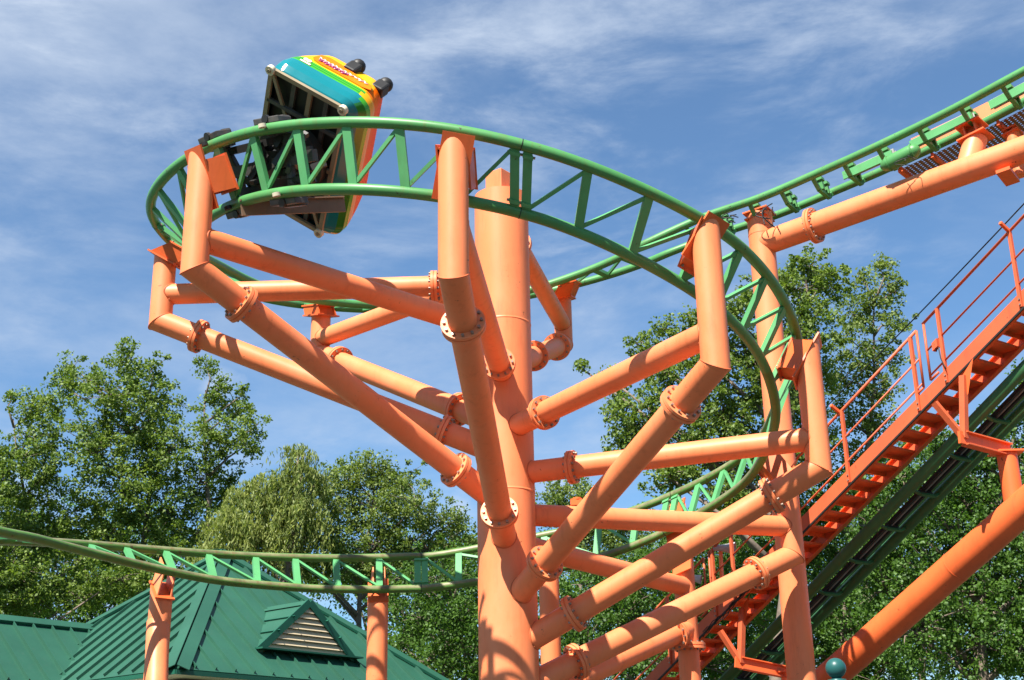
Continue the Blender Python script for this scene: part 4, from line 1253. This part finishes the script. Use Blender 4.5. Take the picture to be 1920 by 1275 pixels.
def willow(label, base_px, Y, lobes, seed=3):
    global NLEAF
    r = np.random.default_rng(seed)
    base = at(base_px, 1275, Y); base.z = 0
    t = thing('willow_tree', label, 'tree', (base.x, base.y, 0), 'trees behind the ride')
    tb = MB(); L3 = []
    for px, py, rx, ry, dY in lobes:
        c = at(px, py, Y + dY); m = (c - Vector((0, 0, CZ))).length / F; L3.append((c, rx * m, ry * m))
    topc = max(L3, key=lambda q: q[0].z)[0]
    tb.sweep([base.lerp(topc, i / 8) + Vector((.15 * math.sin(i), 0, 0)) for i in range(9)], [.28 * (1 - .8 * i / 8) for i in range(9)], M['bark'], 8)
    P = []
    for c, rx, rz in L3:
        s0 = base.lerp(topc, .35); tb.sweep([s0, s0.lerp(c, .55) + Vector((0, 0, .3)), c], [.10, .06, .03], M['bark'], 6)
        k = int(rx * rz * 150)
        for j in range(k):
            d = r.normal(size=3); d /= np.linalg.norm(d); d[2] = abs(d[2]) * 1.0 - .25
            s_ = np.array(c) + d * np.array([rx, (rx + rz) / 2, rz]) * r.random() ** .4
            L_ = r.uniform(.5, 1.7) * (1 + .5 * (r.random() < .2)); n = int(L_ * 15); sway = r.normal(size=2) * .26 * L_; out_ = d[:2] * .25
            for i in range(n):
                f = i / n
                P.append([s_[0] + sway[0] * f + out_[0] * (f - f * f) + r.normal() * .05, s_[1] + sway[1] * f + out_[1] * (f - f * f) + r.normal() * .05, s_[2] - L_ * f * f ** .3 + .12 * math.sin(f * 3)])
    tb.build('trunk', t)
    NLEAF += leaves(P, [.05] * len(P), 2, .15, M['leafw'], 'crown', t, aspect=.24, droop=.42, seed=seed)

# left cottonwoods
tree('tall bushy cottonwood, highest of the trees at left above the pavilion roof', 'cottonwood_tree', 262, 46, [(240, 680, 36, 42, 0), (285, 690, 26, 30, 1), (205, 745, 70, 48, -1), (290, 755, 60, 55, 1), (245, 810, 95, 60, 0), (180, 850, 65, 60, -1.5), (310, 860, 55, 70, 0), (230, 920, 95, 75, -.5), (320, 960, 60, 80, 1), (200, 1010, 90, 60, 0), (290, 1060, 70, 60, 0), (135, 690, 22, 26, .5), (120, 725, 26, 34, 0), (165, 720, 30, 34, -.5)],
     M['leaf'], .15, 1.0, 26, .40, 21, trunk_r=.26, shr=.92)
tree('slender cottonwood with a narrow split top between the tall cottonwood and the willow', 'cottonwood_tree', 385, 47, [(388, 690, 18, 26, 0), (400, 735, 30, 40, 0), (455, 740, 18, 16, 0), (445, 775, 36, 34, 1), (480, 800, 26, 24, 0), (400, 815, 42, 50, -.5), (455, 840, 42, 34, 0), (375, 900, 45, 60, 0), (420, 930, 40, 55, 1), (370, 1000, 45, 60, 0)],
     M['leaf'], .15, .95, 26, .38, 22, trunk_r=.22, shr=.92)
tree('leafy cottonwood at far left with a rounded top lower than its neighbour', 'cottonwood_tree', 88, 44, [(60, 765, 34, 34, 0), (90, 760, 28, 34, 1), (25, 745, 10, 12, 0), (70, 820, 50, 45, 0), (40, 860, 36, 40, -1), (100, 880, 46, 45, 0), (60, 940, 60, 60, 0), (110, 990, 60, 60, .5), (40, 1030, 60, 60, 0), (110, 1085, 60, 50, 0)],
     M['leaf'], .145, 1.0, 26, .38, 23, trunk_r=.2, shr=.92)
tree('dense cottonwood cut off by the left edge above the low roof wing', 'cottonwood_tree', -10, 42, [(-20, 860, 30, 40, 0), (5, 920, 34, 50, 0), (-10, 1000, 50, 60, 0), (15, 1080, 60, 50, 0), (60, 1120, 60, 34, .5), (0, 1140, 50, 30, 0), (150, 1120, 50, 30, 1.5), (215, 1090, 55, 34, 1.0)],
     M['leaf'], .14, 1.15, 26, .36, 24, trunk_r=.2)
willow('pale drooping willow behind the pavilion roof peak', 500, 40.5, [(560, 850, 34, 22, 0), (560, 880, 30, 26, 0), (520, 910, 60, 40, 0), (590, 900, 30, 30, 1), (470, 940, 55, 50, 0), (555, 960, 60, 60, 0), (430, 985, 50, 50, -1), (500, 1010, 70, 50, 0), (410, 1040, 45, 40, 0)], 31)
tree('round-crowned linden between the willow and the thick column', 'linden_tree', 660, 43, [(700, 880, 55, 34, 0), (655, 900, 50, 34, 0), (745, 905, 44, 40, 0), (780, 950, 50, 46, -1), (620, 950, 60, 46, 0), (700, 950, 80, 56, 0), (830, 980, 44, 34, 0), (855, 975, 24, 20, 0), (600, 1010, 70, 50, -1), (700, 1020, 90, 50, 0), (800, 1030, 60, 44, 0), (520, 1030, 50, 40, 1), (560, 1060, 60, 34, 0), (660, 1075, 80, 30, 0), (860, 1010, 40, 30, 1)],
     M['leaf2'], .12, 1.1, 28, .36, 41, trunk_r=.2)
tree('dark lower tree behind the single pillar, left of the thick column', 'linden_tree', 800, 39, [(830, 1080, 60, 44, 0), (870, 1050, 40, 40, 1), (770, 1090, 44, 30, 1), (850, 1150, 60, 50, 0), (790, 1160, 60, 46, 1), (870, 1220, 60, 60, 0), (800, 1240, 60, 50, 0), (750, 1210, 36, 46, 1), (740, 1140, 24, 30, 1.5), (930, 1120, 50, 80, 1), (930, 1230, 60, 60, 1)],
     M['leafd'], .12, 1.0, 26, .36, 42, trunk_r=.22)
tree('distant light green tree seen between the thick column and the lower spiral rails', 'linden_tree', 1080, 52, [(1040, 930, 40, 26, 0), (1085, 920, 36, 30, 0), (1060, 965, 60, 30, 0), (1130, 985, 50, 30, 0), (1110, 1020, 60, 40, 0), (1040, 1030, 50, 40, 0), (1190, 1010, 40, 40, 0)],
     M['leaf2'], .14, 1.1, 26, .38, 43, trunk_r=.18)
# right side
tree('large dark cottonwood behind the right side of the spiral', 'cottonwood_tree', 1440, 36, [(1520, 500, 34, 36, 0), (1490, 545, 60, 44, 0), (1550, 540, 34, 40, .5), (1420, 560, 40, 34, 0), (1370, 590, 44, 34, -.5), (1300, 600, 34, 24, 0), (1250, 620, 26, 22, 0), (1200, 650, 26, 24, 0), (1500, 620, 70, 56, 0), (1410, 650, 70, 56, 0), (1330, 680, 60, 50, -.5), (1250, 700, 46, 44, 0), (1450, 730, 80, 64, 0), (1350, 780, 80, 60, 0), (1240, 780, 60, 46, 0), (1170, 780, 36, 40, 0), (1170, 840, 40, 36, 0), (1290, 850, 70, 50, 0), (1420, 850, 80, 60, 0), (1130, 700, 16, 12, 0), (1090, 690, 10, 9, 0), (1260, 900, 46, 34, -.5), (1520, 720, 50, 60, 1), (1510, 830, 50, 60, 1), (1380, 920, 60, 44, 0), (1460, 940, 60, 50, 1), (1160, 745, 22, 20, .5)],
     M['leaf'], .135, 1.1, 24, .32, 51, trunk_r=.26, inner=.4)
tree('lighter thin-crowned cottonwood behind the stair handrail', 'cottonwood_tree', 1600, 39, [(1650, 500, 28, 20, 0), (1610, 520, 26, 20, 0), (1680, 545, 22, 30, 0), (1640, 560, 44, 36, 0), (1600, 590, 36, 34, .5), (1665, 610, 40, 34, 0), (1610, 650, 50, 40, 0), (1660, 680, 40, 36, 0), (1580, 710, 40, 44, 0), (1630, 730, 50, 36, 0), (1600, 790, 44, 44, 0), (1650, 800, 34, 34, 0), (1590, 860, 44, 40, 0), (1640, 850, 34, 30, .5)],
     M['leaf2'], .13, .72, 22, .30, 52, trunk_r=.17, inner=.4)
tree('broad maple filling the lower right corner behind the inclined pipe', 'maple_tree', 1790, 34, [(1915, 720, 24, 30, 0), (1890, 780, 46, 30, 0), (1800, 830, 44, 34, 0), (1740, 830, 44, 40, 0), (1850, 850, 60, 46, 0), (1910, 860, 50, 60, 0), (1760, 900, 70, 60, 0), (1860, 930, 80, 60, 0), (1690, 900, 50, 50, 0), (1700, 990, 70, 60, 0), (1800, 1010, 80, 60, 0), (1900, 1010, 60, 60, 0), (1640, 1000, 50, 60, 0), (1740, 1090, 90, 60, 0), (1850, 1110, 80, 70, 0), (1930, 1100, 60, 70, 0), (1660, 1110, 60, 60, 0), (1620, 930, 40, 40, 0), (1720, 1190, 90, 70, 0), (1840, 1210, 90, 70, 0), (1930, 1210, 60, 70, 0)],
     M['leafd'], .12, 1.15, 26, .36, 61, trunk_r=.28)
tree('deep green maple low behind the tall pole and the lift hill', 'maple_tree', 1580, 38, [(1580, 920, 50, 44, 0), (1530, 960, 50, 50, 0), (1560, 1040, 70, 60, 0), (1480, 1030, 60, 50, 0), (1620, 1080, 60, 60, 0), (1520, 1120, 70, 60, 0), (1600, 1180, 80, 60, 0), (1500, 1210, 80, 60, 0), (1580, 1260, 80, 40, 0), (1660, 1250, 80, 50, 0)],
     M['leafd'], .125, 1.05, 26, .38, 62, trunk_r=.24)
tree('shadowy maple low behind the lower arms, right of the thick column', 'maple_tree', 1250, 41, [(1290, 1000, 60, 40, 0), (1380, 1010, 50, 44, 0), (1420, 1080, 60, 50, 0), (1330, 1080, 70, 50, 0), (1240, 1060, 60, 44, 0), (1160, 1080, 60, 40, 0), (1090, 1110, 60, 50, 0), (1180, 1150, 80, 50, 0), (1290, 1160, 80, 60, 0), (1390, 1170, 70, 60, 0), (1100, 1200, 70, 60, 0), (1200, 1230, 90, 50, 0), (1320, 1250, 90, 50, 0), (1430, 1250, 60, 50, 0), (1040, 1150, 40, 60, 0), (1050, 1240, 50, 50, 0)],
     M['leafd'], .13, 1.05, 26, .40, 63, trunk_r=.24)
tree('tall dark tree far behind the stair and lift hill', 'maple_tree', 1700, 58, [(1600, 1000, 110, 110, 0), (1740, 960, 110, 110, 0), (1880, 960, 110, 120, 0), (1580, 1180, 120, 120, 0), (1730, 1160, 120, 120, 0), (1890, 1160, 110, 130, 0)],
     M['leafd'], .2, 1.3, 22, .62, 71, trunk_r=.3)
tree('broad dark tree far behind the lower arms', 'maple_tree', 1280, 60, [(1120, 1090, 110, 90, 0), (1260, 1060, 120, 90, 0), (1400, 1050, 110, 110, 0), (1140, 1220, 120, 110, 0), (1290, 1200, 120, 110, 0), (1430, 1200, 110, 120, 0)],
     M['leafd'], .2, 1.3, 22, .62, 72, trunk_r=.3)
tree('shadowed tree far behind the single pillar and the roof\'s right edge', 'maple_tree', 780, 59, [(650, 1080, 100, 60, 0), (760, 1080, 110, 80, 0), (860, 1090, 90, 90, 0), (780, 1200, 120, 100, 0), (880, 1220, 90, 110, 0)],
     M['leafd'], .2, 1.2, 22, .60, 73, trunk_r=.3)
tree('shadowed tree far behind the low roof wing', 'maple_tree', 120, 62, [(20, 1060, 110, 90, 0), (150, 1050, 110, 90, 0), (290, 1040, 110, 80, 0), (80, 1150, 130, 60, 0), (220, 1120, 110, 60, 0)],
     M['leafd'], .2, 1.2, 22, .62, 74, trunk_r=.3)
for k_, (bx, by, bh, bl) in enumerate(((-34, -10, 13, 'unseen tall tree added left of and behind the viewer as a sky light blocker'), (-22, -26, 14, 'unseen tall tree added far behind the viewer at left as a sky light blocker'), (-6, -32, 15, 'unseen tall tree added straight behind the viewer as a sky light blocker'), (10, -30, 14, 'unseen tall tree added behind the viewer slightly right as a sky light blocker'), (26, -22, 13, 'unseen tall tree added behind the viewer at right as a sky light blocker'), (36, -4, 13, 'unseen tall tree added right of the viewer as a sky light blocker'))):  # unseen trees, added to cut the low sky fill and deepen shade
    t_ = thing('maple_tree', bl, 'tree', (bx, by, 0), 'unseen trees added to block low sky light')
    b = MB(); b.sweep([(bx, by, 0), (bx + .2, by, bh * .5), (bx, by, bh * .9)], [.4, .28, .06], M['bark'], 10); b.build('trunk', t_)
    rr_ = np.random.default_rng(90 + k_); d_ = rr_.normal(size=(260, 3)); d_ /= np.linalg.norm(d_, axis=1)[:, None]
    c_ = np.array([bx, by, bh * .58]) + d_ * (rr_.random(260) ** .4)[:, None] * np.array([8.0, 6.0, bh * .44])
    NLEAF += leaves(c_, [1.2] * 260, 26, .55, M['leafd'], 'crown', t_, seed=90 + k_)
print('LEAVES', NLEAF)
for o in bpy.data.objects:
    if '_o' in o.keys():
        del o['_o']
